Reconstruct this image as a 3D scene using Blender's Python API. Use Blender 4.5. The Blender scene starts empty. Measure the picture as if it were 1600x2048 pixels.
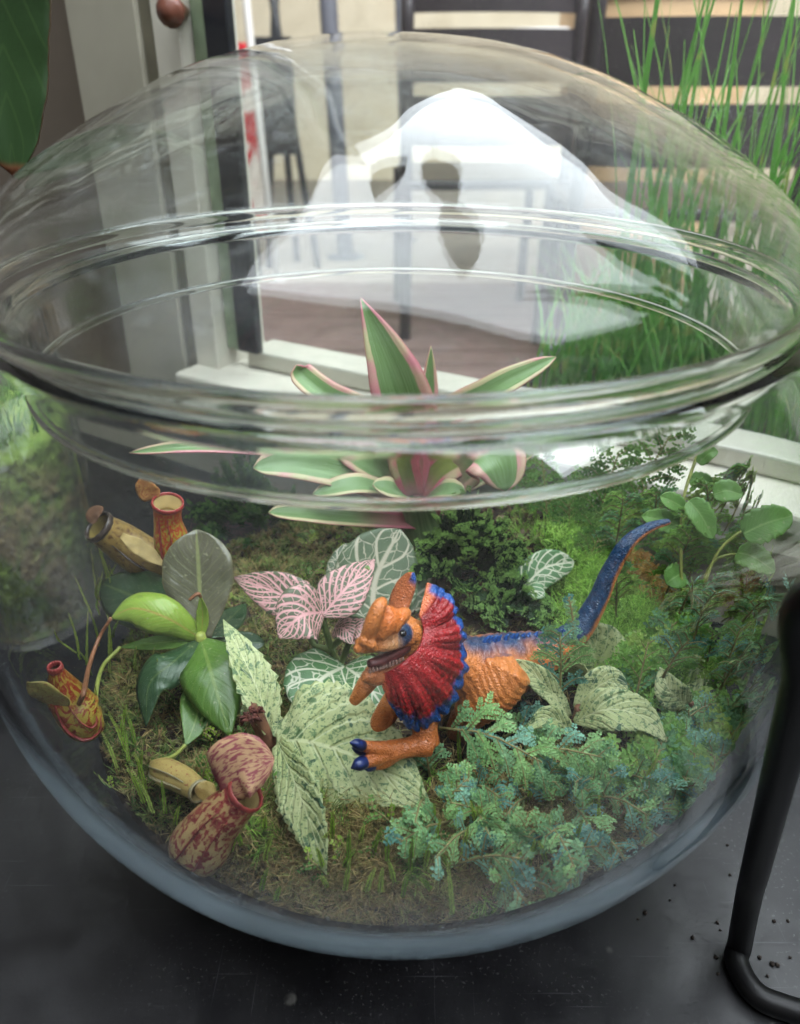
import bpy, bmesh, math, random
import numpy as np
from mathutils import Vector, noise
random.seed(7); RNG = np.random.default_rng(7)
scene = bpy.context.scene
COL = scene.collection

# ------------------------------------------------------------------ camera
FPX, PITCH = 1600.0, math.radians(29.0)
CAM = Vector((0.0, -0.397, 0.432))
cp, sp = math.cos(PITCH), math.sin(PITCH)
cd = bpy.data.cameras.new('camera'); cam = bpy.data.objects.new('camera', cd); COL.objects.link(cam)
cam.location = CAM; cam.rotation_euler = (math.pi/2 - PITCH, 0, 0)
cd.sensor_fit = 'VERTICAL'; cd.sensor_height = 36; cd.lens = 36*FPX/2048
cd.clip_start = .01; cd.clip_end = 60
cd.dof.use_dof = True; cd.dof.focus_distance = .415; cd.dof.aperture_fstop = 8
scene.camera = cam

# ------------------------------------------------------------------ light
world = bpy.data.worlds.new('World'); scene.world = world; world.use_nodes = True
bg = world.node_tree.nodes['Background']
bg.inputs[0].default_value = (1.0, .965, .92, 1); bg.inputs[1].default_value = .13
WU, WN = Vector((.861, -.508, 0)), Vector((.508, .861, 0))      # along the window wall, and out of it
def area(name, loc, rot, sx, sy, power, col):
    l = bpy.data.lights.new(name, 'AREA'); l.shape = 'RECTANGLE'; l.size = sx; l.size_y = sy
    l.energy = power; l.color = col
    o = bpy.data.objects.new(name, l); COL.objects.link(o); o.location = loc; o.rotation_euler = rot; return o
area('overcast_sky_light', WN*.40 + WU*1.65 + Vector((0, 0, 2.6)), (0, 0, math.atan2(-.508, .861)), 4.7, 3.30, 262, (.88, .94, 1.0))
area('terrace_fill_light', Vector((.9, 1.9, 2.3)), (math.radians(48), 0, 0), 4.0, 1.6, 50, (1, .98, .95))  # added unseen lamp, faces outward to brighten the terrace wall
vs = scene.view_settings; vs.view_transform = 'Standard'; vs.look = 'None'; vs.exposure = .82; vs.gamma = 1
cy = scene.cycles
cy.max_bounces = 8; cy.transparent_max_bounces = 28; cy.diffuse_bounces = 2; cy.glossy_bounces = 3
cy.transmission_bounces = 7; cy.use_adaptive_sampling = True; cy.adaptive_threshold = .05; cy.adaptive_min_samples = 12
cy.caustics_reflective = False; cy.caustics_refractive = True
cy.sample_clamp_indirect = 6; cy.use_denoising = True
try: cy.denoiser = 'OPENIMAGEDENOISE'
except Exception: pass

# ------------------------------------------------------------------ pixels to points
def pray(px, py):
    a, u = (px-800)/FPX, (1024-py)/FPX
    return Vector((a, cp + sp*u, -sp + cp*u))
def W(px, py, z=None, Y=None, n=None):
    d = pray(px, py)
    if z is not None: t = (z-CAM.z)/d.z
    elif Y is not None: t = (Y-CAM.y)/d.y
    else: t = (n - (CAM.x*WN.x + CAM.y*WN.y))/(d.x*WN.x + d.y*WN.y)     # vertical sheet n metres from the bowl's axis
    return CAM + d*t
def depth(p): return (p.y-CAM.y)*cp - (p.z-CAM.z)*sp
def pxm(p): return depth(p)/FPX                                      # metres in one photo pixel there

# ------------------------------------------------------------------ object helpers
def tag(o, label=None, cat=None, group=None, kind=None):
    if label: o['label'] = label
    if cat: o['category'] = cat
    if group: o['group'] = group
    if kind: o['kind'] = kind
    return o
def wloc(o):
    v = Vector((0, 0, 0))
    while o is not None: v = v + o.location; o = o.parent
    return v
def empty(name, loc, label, cat, group=None):
    o = bpy.data.objects.new(name, None); COL.objects.link(o); o.location = loc; o.empty_display_size = .01
    return tag(o, label, cat, group)
def mesh(name, verts, faces, mat, parent=None, base=None, smooth=True, uv=None, col=None, solid=0):
    verts = np.asarray([tuple(v) for v in verts] if not isinstance(verts, np.ndarray) else verts, dtype=float)
    off = wloc(parent) if parent is not None else (Vector(base) if base is not None else Vector((0, 0, 0)))
    v = verts - np.array(off)
    me = bpy.data.meshes.new(name)
    if isinstance(faces, np.ndarray) and faces.ndim == 2:
        nf, k = faces.shape
        me.vertices.add(len(v)); me.vertices.foreach_set('co', v.ravel())
        me.loops.add(nf*k); me.loops.foreach_set('vertex_index', faces.ravel().astype(np.int32))
        me.polygons.add(nf); me.polygons.foreach_set('loop_start', np.arange(0, nf*k, k, dtype=np.int32))
        me.update(calc_edges=True)
    else:
        me.from_pydata(v.tolist(), [], [tuple(int(i) for i in f) for f in faces])
    me.validate()
    if uv is not None:
        uv = np.asarray(uv, dtype=np.float32)
        l = me.uv_layers.new(name='UVMap')
        idx = np.empty(len(me.loops), dtype=np.int32); me.loops.foreach_get('vertex_index', idx)
        l.data.foreach_set('uv', uv[idx].ravel())
    if col is not None:
        c4 = np.ones((len(v), 4), dtype=np.float32); c4[:, :3] = np.asarray(col, dtype=np.float32)[:, :3]
        a = me.color_attributes.new('Col', 'FLOAT_COLOR', 'POINT'); a.data.foreach_set('color', c4.ravel())
    me.polygons.foreach_set('use_smooth', np.full(len(me.polygons), bool(smooth)))
    me.materials.append(mat)
    o = bpy.data.objects.new(name, me); COL.objects.link(o)
    if parent is not None: o.parent = parent
    elif base is not None: o.location = base
    if solid:
        m = o.modifiers.new('thickness', 'SOLIDIFY'); m.thickness = solid; m.offset = 0
    return o
def curve(pts, n):
    """Catmull-Rom through points (any dimension)."""
    P = np.array([np.array(p, dtype=float) for p in pts])
    if len(P) == 2: return P[0] + (P[1]-P[0])*np.linspace(0, 1, n)[:, None]
    Q = np.vstack([2*P[0]-P[1], P, 2*P[-1]-P[-2]])
    out = []
    for s in np.linspace(0, len(P)-1, n):
        i = min(int(s), len(P)-2); t = s-i
        a, b, c, d = Q[i], Q[i+1], Q[i+2], Q[i+3]
        out.append(.5*((2*b) + (c-a)*t + (2*a-5*b+4*c-d)*t*t + (3*b-a-3*c+d)*t**3))
    return np.array(out)
def norm(a): return a/np.maximum(np.linalg.norm(a, axis=-1, keepdims=True), 1e-9)
def tube(pts, radii, n=24, k=12, squash=1.0, hint=(0, 0, 1), caps=True, carry=False):
    """lofted tube; radii follow pts; squash scales the second cross axis."""
    C = curve(pts, n); R = np.maximum(curve([(r,) for r in radii], n)[:, 0], 1e-5)
    T = norm(np.gradient(C, axis=0)); H = np.array(hint, dtype=float)
    S = norm(np.cross(T, H))
    if carry:                                                         # no twist round tight bends
        for i in range(1, n): S[i] = norm(S[i-1] - (S[i-1]@T[i])*T[i])
    B = np.cross(S, T)
    a = np.linspace(0, 2*np.pi, k, endpoint=False)
    v = C[:, None, :] + R[:, None, None]*(np.cos(a)[None, :, None]*S[:, None, :] + squash*np.sin(a)[None, :, None]*B[:, None, :])
    v = v.reshape(-1, 3); f = []
    for i in range(n-1):
        for j in range(k): f.append((i*k+j, i*k+(j+1) % k, (i+1)*k+(j+1) % k, (i+1)*k+j))
    uv = np.stack([np.repeat(np.linspace(0, 1, n), k), np.tile(np.arange(k)/k, n)], 1)
    if caps:
        m = len(v); v = np.vstack([v, C[0]-T[0]*R[0]*.5, C[-1]+T[-1]*R[-1]*.5]); uv = np.vstack([uv, [0, 0], [1, 0]])
        for j in range(k):
            f.append((m, (j+1) % k, j)); f.append((m+1, (n-1)*k+j, (n-1)*k+(j+1) % k))
    return v, f, uv
def ball(c, r, nu=10, nv=14, sc=(1, 1, 1)):
    v, f = [], []
    for i in range(nu+1):
        th = math.pi*i/nu
        for j in range(nv):
            ph = 2*math.pi*j/nv
            v.append((c[0]+r*sc[0]*math.sin(th)*math.cos(ph), c[1]+r*sc[1]*math.sin(th)*math.sin(ph), c[2]+r*sc[2]*math.cos(th)))
    for i in range(nu):
        for j in range(nv): f.append((i*nv+j, i*nv+(j+1) % nv, (i+1)*nv+(j+1) % nv, (i+1)*nv+j))
    return np.array(v), f
class Bag:
    """several shapes gathered into one mesh"""
    def __init__(s): s.v, s.f, s.u, s.n = [], [], [], 0
    def add(s, v, f, uv=None):
        v = np.asarray(v, dtype=float); s.v.append(v); s.f += [tuple(i+s.n for i in q) for q in f]
        s.u.append(np.zeros((len(v), 2)) if uv is None else np.asarray(uv)); s.n += len(v)
    def build(s, name, mat, parent=None, **k): return mesh(name, np.vstack(s.v), s.f, mat, parent, uv=np.vstack(s.u), **k)
def box(x0, x1, y0, y1, z0, z1):
    v = [(x, y, z) for x in (x0, x1) for y in (y0, y1) for z in (z0, z1)]
    return np.array(v, dtype=float), [(0, 1, 3, 2), (4, 6, 7, 5), (0, 4, 5, 1), (2, 3, 7, 6), (0, 2, 6, 4), (1, 5, 7, 3)]
def wbox(u0, u1, n0, n1, z0, z1):
    """box laid along the window wall"""
    v, f = box(u0, u1, n0, n1, z0, z1)
    U, N = np.array(WU), np.array(WN)
    return v[:, :1]*U + v[:, 1:2]*N + np.stack([0*v[:, 2], 0*v[:, 2], v[:, 2]], 1), f
def bevel(o, w, seg=2):
    m = o.modifiers.new('bevel', 'BEVEL'); m.width = w; m.segments = seg; m.limit_method = 'ANGLE'
    return o
def lathe(prof, k=96, closed=False, c=(0, 0)):
    P = np.array(prof, dtype=float); a = np.linspace(0, 2*np.pi, k, endpoint=False)
    v = np.stack([c[0]+P[:, 0][:, None]*np.cos(a), c[1]+P[:, 0][:, None]*np.sin(a), P[:, 1][:, None]+0*a], 2).reshape(-1, 3)
    m = len(P); f = []
    for i in range(m if closed else m-1):
        i2 = (i+1) % m
        for j in range(k): f.append((i*k+j, i*k+(j+1) % k, i2*k+(j+1) % k, i2*k+j))
    return v, f

# ------------------------------------------------------------------ material helpers
def sst(a, b, x):
    t = min(1, max(0, (x-a)/(b-a))); return t*t*(3-2*t)
def lin(r, g, b):
    f = lambda c: (c/12.92 if c <= .04045 else ((c+.055)/1.055)**2.4)
    return (f(r/255), f(g/255), f(b/255), 1)
class Mat:
    def __init__(s, name):
        s.m = bpy.data.materials.new(name); s.m.use_nodes = True; s.t = s.m.node_tree
        s.b = s.t.nodes['Principled BSDF']; s.o = s.t.nodes['Material Output']
    def put(s, sock, v):
        if isinstance(v, bpy.types.NodeSocket): s.t.links.new(v, sock)
        elif v is not None: sock.default_value = v
    def n(s, typ, ins=None, **props):
        nd = s.t.nodes.new(typ)
        for k, v in props.items(): setattr(nd, k, v)
        for k, v in (ins or {}).items(): s.put(nd.inputs[k], v)
        return nd
    def ma(s, op, a, b=0.0, c=None, clamp=False):
        nd = s.n('ShaderNodeMath', {0: a, 1: b}, operation=op, use_clamp=clamp)
        if c is not None: s.put(nd.inputs[2], c)
        return nd.outputs[0]
    def mix(s, fac, a, b, blend='MIX'):
        nd = s.n('ShaderNodeMix', data_type='RGBA', blend_type=blend, clamp_factor=True)
        s.put(nd.inputs[0], fac); s.put(nd.inputs[6], a); s.put(nd.inputs[7], b); return nd.outputs[2]
    def ramp(s, fac, stops, interp='LINEAR'):
        nd = s.n('ShaderNodeValToRGB', {0: fac}); r = nd.color_ramp; r.interpolation = interp
        while len(r.elements) < len(stops): r.elements.new(.5)
        for e, (p, c) in zip(r.elements, stops): e.position = p; e.color = c if len(c) == 4 else (*c, 1)
        return nd.outputs[0]
    def step(s, v, lo, hi, a=0.0, b=1.0):
        nd = s.n('ShaderNodeMapRange', {'Value': v, 'From Min': lo, 'From Max': hi, 'To Min': a, 'To Max': b}, interpolation_type='SMOOTHSTEP')
        return nd.outputs[0]
    def noise(s, scale, detail=3, vec=None, dist=0, rough=.5):
        return s.n('ShaderNodeTexNoise', {'Scale': scale, 'Detail': detail, 'Vector': vec, 'Distortion': dist, 'Roughness': rough}).outputs[0]
    def pos(s): return s.n('ShaderNodeNewGeometry').outputs['Position']
    def obj(s): return s.n('ShaderNodeTexCoord').outputs['Object']
    def uv(s):
        sx = s.n('ShaderNodeSeparateXYZ', {0: s.n('ShaderNodeTexCoord').outputs['UV']}); return sx.outputs[0], sx.outputs[1]
    def bump(s, h, strength=.3, dist=.001):
        s.put(s.b.inputs['Normal'], s.n('ShaderNodeBump', {'Height': h, 'Strength': strength, 'Distance': dist}).outputs[0])
    def rand(s): return s.n('ShaderNodeObjectInfo').outputs['Random']
    def set(s, **k):
        names = dict(col='Base Color', rough='Roughness', metal='Metallic', spec='Specular IOR Level', coat='Coat Weight', trans='Transmission Weight', ior='IOR')
        for a, v in k.items(): s.put(s.b.inputs[names[a]], v)
        return s
    def leafy(s, col, amount=.3):
        """thin leaf: some light passes through"""
        tr = s.n('ShaderNodeBsdfTranslucent', {'Color': col})
        mx = s.n('ShaderNodeMixShader', {0: amount, 1: s.b.outputs[0], 2: tr.outputs[0]})
        s.t.links.new(mx.outputs[0], s.o.inputs[0]); return s
def plain(name, col, rough=.6, nscale=None, namt=.25, bumps=0, bscale=None, **k):
    m = Mat(name); c = col
    if nscale:
        dark = tuple(x*(1-namt) for x in col[:3])+(1,); lite = tuple(min(1, x*(1+namt)) for x in col[:3])+(1,)
        c = m.ramp(m.noise(nscale, 4, m.pos()), [(.3, dark), (.7, lite)])
    m.set(col=c, rough=rough, **k)
    if bumps: m.bump(m.noise(bscale or nscale, 4, m.pos()), bumps)
    return m.m

def thin_glass(name, tint=(.955, .975, .965, 1)):
    """clear glass wall: each of its two faces lets light straight on and mirrors by angle (Schlick);
    the red channel of the vertex colour is how smeared or fogged the surface is"""
    m = Mat(name); m.t.nodes.remove(m.b)
    fac = m.n('ShaderNodeLayerWeight', {'Blend': .5}).outputs['Facing']
    F = m.ma('ADD', .023, m.ma('MULTIPLY', .86, m.ma('POWER', fac, 4.6)))
    tr = m.n('ShaderNodeBsdfTransparent', {'Color': tint})
    gl = m.n('ShaderNodeBsdfGlossy', {'Color': (1, 1, 1, 1), 'Roughness': .015})
    g = m.n('ShaderNodeMixShader', {0: F, 1: tr.outputs[0], 2: gl.outputs[0]})
    df = m.n('ShaderNodeBsdfDiffuse', {'Color': (.80, .84, .88, 1)}); tl = m.n('ShaderNodeBsdfTranslucent', {'Color': (.80, .84, .88, 1)})
    sc = m.n('ShaderNodeMixShader', {0: .5, 1: df.outputs[0], 2: tl.outputs[0]})
    k = m.n('ShaderNodeSeparateColor', {0: m.n('ShaderNodeVertexColor', layer_name='Col').outputs[0]}).outputs[0]
    out = m.n('ShaderNodeMixShader', {0: k, 1: g.outputs[0], 2: sc.outputs[0]})
    m.t.links.new(out.outputs[0], m.o.inputs[0]); return m.m
def smears(v, amt=.05, base=.006, edge_light=None, scale=9.0):
    """water marks, dust and any painted edge light on glass, one value per vertex"""
    out = np.zeros((len(v), 3))
    for i, p in enumerate(v):
        q = Vector(p)
        n = noise.fractal(q*scale + Vector((5*noise.noise(q*4), 0, 0)), .6, 2.1, 5)
        k = base + amt*max(0.0, n-.10)*1.2 + (amt*1.0 if noise.noise(q*260) > .60 else 0)
        if edge_light: k += edge_light(p)
        out[i] = k
    return out
def solid_glass(name, tint=(.93, .97, .95, 1)):
    m = Mat(name); m.set(col=tint, rough=.05, trans=1.0, ior=1.42); return m.m

# ------------------------------------------------------------------ table
def table_mat():
    m = Mat('slate_black_tabletop'); P = m.pos()
    base = m.ramp(m.noise(6, 5, P, .6), [(.3, lin(11, 11, 13)), (.7, lin(23, 23, 26))])
    speck = m.step(m.noise(420, 3, P), .60, .70)
    col = m.mix(m.ma('MULTIPLY', m.ma('MULTIPLY', speck, m.step(m.noise(7, 4, P, 1.0), .40, .65)), .22), base, lin(120, 118, 120))
    st = m.n('ShaderNodeMapping', {'Vector': P, 'Rotation': (0, 0, .7), 'Scale': (7, 420, 1)})
    st2 = m.n('ShaderNodeMapping', {'Vector': P, 'Rotation': (0, 0, -.9), 'Scale': (380, 9, 1)})
    sc = m.ma('MAXIMUM', m.step(m.noise(1, 2, st.outputs[0]), .66, .70), m.step(m.noise(1, 2, st2.outputs[0]), .67, .71))
    sc = m.ma('MULTIPLY', sc, m.step(m.noise(14, 2, P), .45, .65))
    col = m.mix(m.ma('MULTIPLY', sc, .09), col, lin(150, 150, 158))
    spots = m.step(m.n('ShaderNodeTexVoronoi', {'Scale': 16, 'Vector': P}).outputs['Distance'], .075, .045)
    spots = m.ma('MULTIPLY', spots, m.step(m.noise(60, 3, P), .35, .7))
    col = m.mix(m.ma('MULTIPLY', spots, .32), col, lin(170, 168, 160))
    m.set(col=col, rough=m.step(m.noise(30, 5, P, .4), .25, .8, .34, .60), spec=.5)
    m.bump(m.noise(240, 5, P, 0, .7), .18, .0006); return m.m
v, f = box(-1.3, 1.3, -1.2, .95, -.035, 0)
# the table's back edge follows the window wall
for i, p in enumerate(v):
    if p[1] > 0: v[i][1] = (.288 - p[0]*WN.x)/WN.y
o = mesh('table_top', v, f, table_mat(), smooth=False, base=(0, 0, 0)); tag(o, kind='structure')
crumb_m = plain('soil_crumb', lin(38, 30, 24), .9)
def crumb(px, py, r):
    c = W(px, py, z=r*.6); v, f = ball(c, r, 5, 7)
    v = v + np.array([[random.uniform(-.35, .35)*r for _ in range(3)] for _ in v]); v[:, 2] = np.maximum(v[:, 2], .0003)
    o = mesh('soil_crumb', v, f, crumb_m, base=(c.x, c.y, 0))
    tag(o, 'tiny dark crumb of spilled soil on the black table beside the bowl', 'crumb', 'soil crumbs on the table')
for px, py, r in [(1290, 1825, .0012), (1275, 1838, .0008), (1435, 1845, .0010), (1440, 1860, .0007), (1385, 1875, .0011), (1350, 1770, .0008), (1455, 1690, .0008), (1460, 1750, .0009), (1548, 1842, .0010), (1576, 1842, .0009), (1520, 1915, .0012), (1432, 1915, .0011), (1436, 1948, .0009), (1580, 1915, .0008), (1535, 1952, .0008), (1545, 1928, .0014), (1555, 1930, .0013), (1340, 1800, .0006)]:
    crumb(px, py, r)

# ------------------------------------------------------------------ window wall
paint = plain('old_white_green_paint', lin(200, 196, 182), .42, 18, .10, .12, 90)
paint_dk = plain('grey_olive_paint', lin(158, 154, 138), .55, 9, .10, .10, 60)
wall_m = plain('brown_grey_wall_paint', lin(104, 94, 82), .7, 7, .12, .1, 80)
green_m = plain('pale_green_weather_strip', lin(130, 145, 118), .5, 40, .2)
black_m = plain('dark_iron_paint', lin(34, 36, 40), .35, 30, .3)
def uof(px, py, n): p = W(px, py, n=n); return p.x*WU.x + p.y*WU.y
NW = .300
u0, u1, u2, u3 = uof(328, 100, NW), uof(380, 100, NW), uof(413, 100, NW), uof(462, 100, NW)
uc0 = uof(168, 100, NW)
def wstruct(name, parts, mat, parent=None, bw=.002):
    b = Bag()
    for p in parts: b.add(*wbox(*p))
    o = b.build(name, mat, parent, smooth=False)
    if parent is None: tag(o, kind='structure')
    if bw: bevel(o, bw)
    return o
wl = wstruct('wall', [(-2.6, uc0-.001, .33, .40, -.3, 1.9)], wall_m)
wstruct('wall_below_window', [(-2.6, 2.4, .292, .42, -.3, .085)], paint_dk)
win = empty('window', tuple(WU*u0 + WN*NW), 'old white painted window with an iron edged pane beside the glass bowl', 'window')
wstruct('casing', [(uc0, u0-.016, .285, .40, .0875, 1.9)], paint_dk, win)
wstruct('casing_edge', [(u0-.016, u0-.0005, .290, .40, .0875, 1.9)], plain('dark_olive_edge', lin(98, 94, 78), .6, 30, .2), win)
wstruct('jamb', [(u0, u1, NW-.012, .37, .12, 1.9)], paint, win)
wstruct('weather_strip', [(u1+.001, u2, NW+.004, .324, .16, 1.9)], green_m, win)
wstruct('sash_edge', [(u2+.001, u3, NW-.002, .3085, .162, 1.9)], black_m, win)
wstruct('sill_nose', [(u0-.004, 2.2, .262, .292, .096, .120)], paint, win, .004)
wstruct('sill', [(u0-.004, 2.2, .255, .40, .1205, .140)], paint, win, .004)
wstruct('bottom_rail', [(u2+.001, 2.2, NW+.012, .36, .1405, .160)], paint, win, .003)
v, f = wbox(u3+.0005, 2.2, .3035, .3065, .1605, 1.9)
pane_m = thin_glass('window_pane', (.97, .98, .98, 1))
mesh('pane', v, f, pane_m, win, smooth=False, col=np.full((len(v), 3), .012))
kp = W(356, 22, n=NW-.02)
kv, kf, ku = tube([kp + Vector((0, .02, 0)), kp, kp - Vector((.004, .012, .001)), kp - Vector((.006, .020, .003))], [.006, .008, .0135, .006], 16, 14)
mesh('knob', kv, kf, plain('brown_wood_knob', lin(104, 62, 48), .35, 60, .4), win)

# ------------------------------------------------------------------ terrace outside
GZ = -.27
gm = Mat('terrace_paving'); P = gm.pos()
gc = gm.ramp(gm.noise(3, 6, P, .4), [(.3, lin(150, 140, 130)), (.7, lin(188, 178, 168))])
gm.set(col=gc, rough=.85); gm.bump(gm.noise(40, 5, P), .4, .01)
v = [tuple(WU*-4 + WN*.43), tuple(WU*6 + WN*.43), tuple(WU*6 + WN*9), tuple(WU*-6 + WN*9)]
v = [(a, b, GZ) for a, b, _ in v]
tag(mesh('terrace_ground', v, [(0, 1, 2, 3)], gm.m, smooth=False), kind='structure')
mm = Mat('brown_decking'); P = mm.pos()
mw = mm.n('ShaderNodeTexWave', {'Vector': P, 'Scale': 9, 'Distortion': .3}, bands_direction='Y').outputs[0]
mm.set(col=mm.mix(mm.step(mw, .05, .2), lin(96, 78, 72), mm.ramp(mm.noise(14, 4, P), [(.3, lin(118, 98, 92)), (.7, lin(138, 116, 110))])), rough=.7)
for k in range(11):
    y0 = 1.25 + k*.115
    v, f = box(-.75, .55, y0, y0+.106, GZ+.004, GZ+.03)
    o = bevel(mesh('deck_board', v, f, mm.m, base=(-.1, y0, GZ), smooth=False), .004)
    tag(o, 'brown timber deck board lying on the terrace outside the window', 'deck board', 'deck boards outside')
wm = Mat('beige_render'); P = wm.pos()
wc = wm.ramp(wm.noise(2.2, 6, P, .8), [(.3, lin(196, 184, 158)), (.55, lin(222, 212, 188)), (.8, lin(206, 190, 162))])
wm.set(col=wc, rough=.9); wm.bump(wm.noise(25, 5, P), .5, .01)
bw = empty('courtyard_wall', (0, 4.4, GZ), 'pale beige rendered wall on the far side of the terrace', 'wall')
v, f = box(-5, 7, 4.4, 4.7, GZ, 3.6); mesh('masonry', v, f, wm.m, bw, smooth=False)
v, f = box(-5, 7, 4.36, 4.399, GZ+.001, GZ+.16); mesh('plinth', v, f, plain('plinth_stone', lin(150, 142, 128), .8, 8, .15), bw, smooth=False)
pole_m = plain('grey_pole_paint', lin(96, 98, 108), .45, 10, .15); white_m = plain('white_enamel', lin(225, 222, 218), .4)
def pole(px0, px1, Y, r, mat, label, foot=True):
    b = W(px1, 520, Y=Y); t = W(px0, 0, Y=Y)
    o = empty('pole', (b.x, b.y, GZ), label, 'pole')
    sx = (t.x-b.x)/(t.z-b.z); lo = GZ; hi = 1.6
    v, f, u = tube([(b.x+sx*(lo-b.z), Y, lo), (b.x+sx*(hi-b.z), Y, hi)], [r, r], 4, 14); mesh('shaft', v, f, mat, o)
    if foot:
        v, f = lathe([(.001, GZ+.012), (r*2.2, GZ+.012), (r*2.4, GZ+.006), (r*2.4, GZ+.001)], 24, c=(b.x+sx*(lo-b.z), Y)); mesh('foot_plate', v, f, mat, o)
pole(656, 690, 3.1, .034, pole_m, 'thick grey painted pole standing left of the white terrace table')
pole(799, 815, 3.5, .020, pole_m, 'thin grey pole standing just behind the slatted terrace chair')
pole(492, 548, 2.6, .013, white_m, 'white downpipe like pole next to the red banner')
# red banner and a dark folded easel beside the white pole
ro = W(500, 85, Y=2.7); rb = W(530, 425, Y=2.7)
o = empty('red_banner', (rb.x, 2.7, GZ), 'red and white cloth banner hanging outside behind the white pole', 'banner')
vv, ff, uu = [], [], []
for i in range(30):
    for j in range(9):
        z = ro.z + (rb.z-ro.z)*i/29; x = ro.x-.06 + (rb.x-ro.x)*i/29*.3 + .075*j/8
        vv.append((x, 2.7 + .008*math.sin(i*.9+j*1.3), z)); uu.append((i/29, j/8))
ff = [(i*9+j, i*9+j+1, (i+1)*9+j+1, (i+1)*9+j) for i in range(29) for j in range(8)]
bm_ = Mat('red_white_cloth'); bu, bv = bm_.uv()
bm_.set(col=bm_.mix(bm_.step(bm_.noise(7, 2, bm_.pos()), .52, .58), lin(196, 34, 44), lin(225, 215, 205)), rough=.8)
mesh('cloth', np.array(vv), ff, bm_.m, o, uv=uu, solid=.002)
v, f, u = tube([(rb.x-.045, 2.72, GZ), (rb.x-.06, 2.72, ro.z+.05)], [.006, .006], 4, 8); mesh('rod', v, f, pole_m, o)
ea = W(575, 380, Y=2.9)
o = empty('easel', (ea.x, 2.9, GZ), 'dark folded easel leaning on the terrace between the white and grey poles', 'easel')
for a, b in (((-.10, 0), (.03, 1.05)), ((.10, 0), (-.01, 1.05)), ((0, .12), (.01, 1.05))):
    v, f, u = tube([(ea.x+a[0], 2.9+a[1], GZ), (ea.x+b[0]-.02, 2.93, GZ+b[1])], [.014, .014], 5, 8); mesh('leg', v, f, black_m, o)
v, f = box(ea.x-.09, ea.x+.05, 2.87, 2.885, GZ+.42, GZ+.80); mesh('board', v, f, black_m, o, smooth=False)

chair_m = plain('charcoal_brown_chair', lin(52, 46, 48), .35, 12, .2)
def chair(cx, cy_, rz, width, label):
    o = empty('terrace_chair', (cx, cy_, GZ), label, 'chair', None)
    c, s = math.cos(rz), math.sin(rz); z0 = GZ
    def T(p): return (cx + p[0]*c - p[1]*s, cy_ + p[0]*s + p[1]*c, z0 + p[2])
    h = width/2
    for sx in (-1, 1):
        v, f, u = tube([T((sx*h, .02, 0)), T((sx*h, 0, .42)), T((sx*h, -.035, .87))], [.016, .016, .016], 12, 10); mesh('back_post', v, f, chair_m, o)
        v, f, u = tube([T((sx*h, .44, 0)), T((sx*h, .42, .44))], [.015, .014], 4, 10); mesh('front_leg', v, f, chair_m, o)
    for z, hh in ((.845, .05), (.728, .088), (.59, .088)):
        vv = []; n = 16
        for i in range(n):
            a = -1 + 2*i/(n-1); y = -.03 - .045*(1-a*a)
            for dy in (0, .014):
                for dz in (-hh, hh): vv.append(T((a*(h-.012), y+dy, z+dz*.62)))
        ff = []
        for i in range(n-1):
            a, b = i*4, i*4+4
            ff += [(a, b, b+1, a+1), (a+2, a+3, b+3, b+2), (a+1, b+1, b+3, a+3), (a, a+2, b+2, b)]
        ff += [(0, 1, 3, 2), ((n-1)*4, (n-1)*4+2, (n-1)*4+3, (n-1)*4+1)]
        mesh('back_slat', vv, ff, chair_m, o, smooth=False)
    vv = [T(p) for p in box(-h, h, -.02, .44, .43, .455)[0]]
    bevel(mesh('seat', vv, box(0, 1, 0, 1, 0, 1)[1], chair_m, o, smooth=False), .008)
p = W(985, 60, Y=1.80); chair(p.x, 1.80, .05, .405, 'dark slatted terrace chair with the narrower back, next to the thin grey pole')
p = W(1420, 90, Y=1.32); chair(p.x, 1.32, -.05, .435, 'dark slatted terrace chair standing behind the tall grass')
tp = W(1010, 78, Y=2.5)
o = empty('terrace_table', (tp.x+.28, 2.5, GZ), 'white round terrace table with dark legs behind the two chairs', 'table')
v, f = lathe([(.001, tp.z+.015), (.50, tp.z+.015), (.51, tp.z), (.50, tp.z-.015), (.001, tp.z-.015)], 48, c=(tp.x+.28, 2.5)); mesh('top', v, f, white_m, o)
v, f, u = tube([(tp.x+.28, 2.5, tp.z-.016), (tp.x+.28, 2.5, GZ+.02)], [.022, .022], 4, 12); mesh('pedestal', v, f, black_m, o)
v, f = lathe([(.001, GZ+.03), (.03, GZ+.03), (.2, GZ+.012), (.2, GZ+.001)], 32, c=(tp.x+.28, 2.5)); mesh('foot', v, f, black_m, o)
wood_m = plain('pale_wood', lin(205, 172, 132), .5, 9, .12)
pp = W(1350, 55, Y=1.95)
o = empty('wooden_tub', (pp.x, 2.05, GZ), 'pale wooden planter tub standing behind the chair with the grass', 'planter')
v, f = lathe([(.001, pp.z+.02), (.235, pp.z+.02), (.25, pp.z+.36), (.27, pp.z+.36), (.262, pp.z), (.20, GZ+.3), (.2, GZ+.001), (.001, GZ+.001)], 40, c=(pp.x, 2.1)); mesh('tub', v, f, wood_m, o)
for zz in (.06, .26):
    v, f = lathe([(.2665, pp.z+zz), (.273, pp.z+zz), (.274, pp.z+zz+.022), (.268, pp.z+zz+.022)], 40, closed=True, c=(pp.x, 2.1)); mesh('hoop', v, f, black_m, o)

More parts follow.
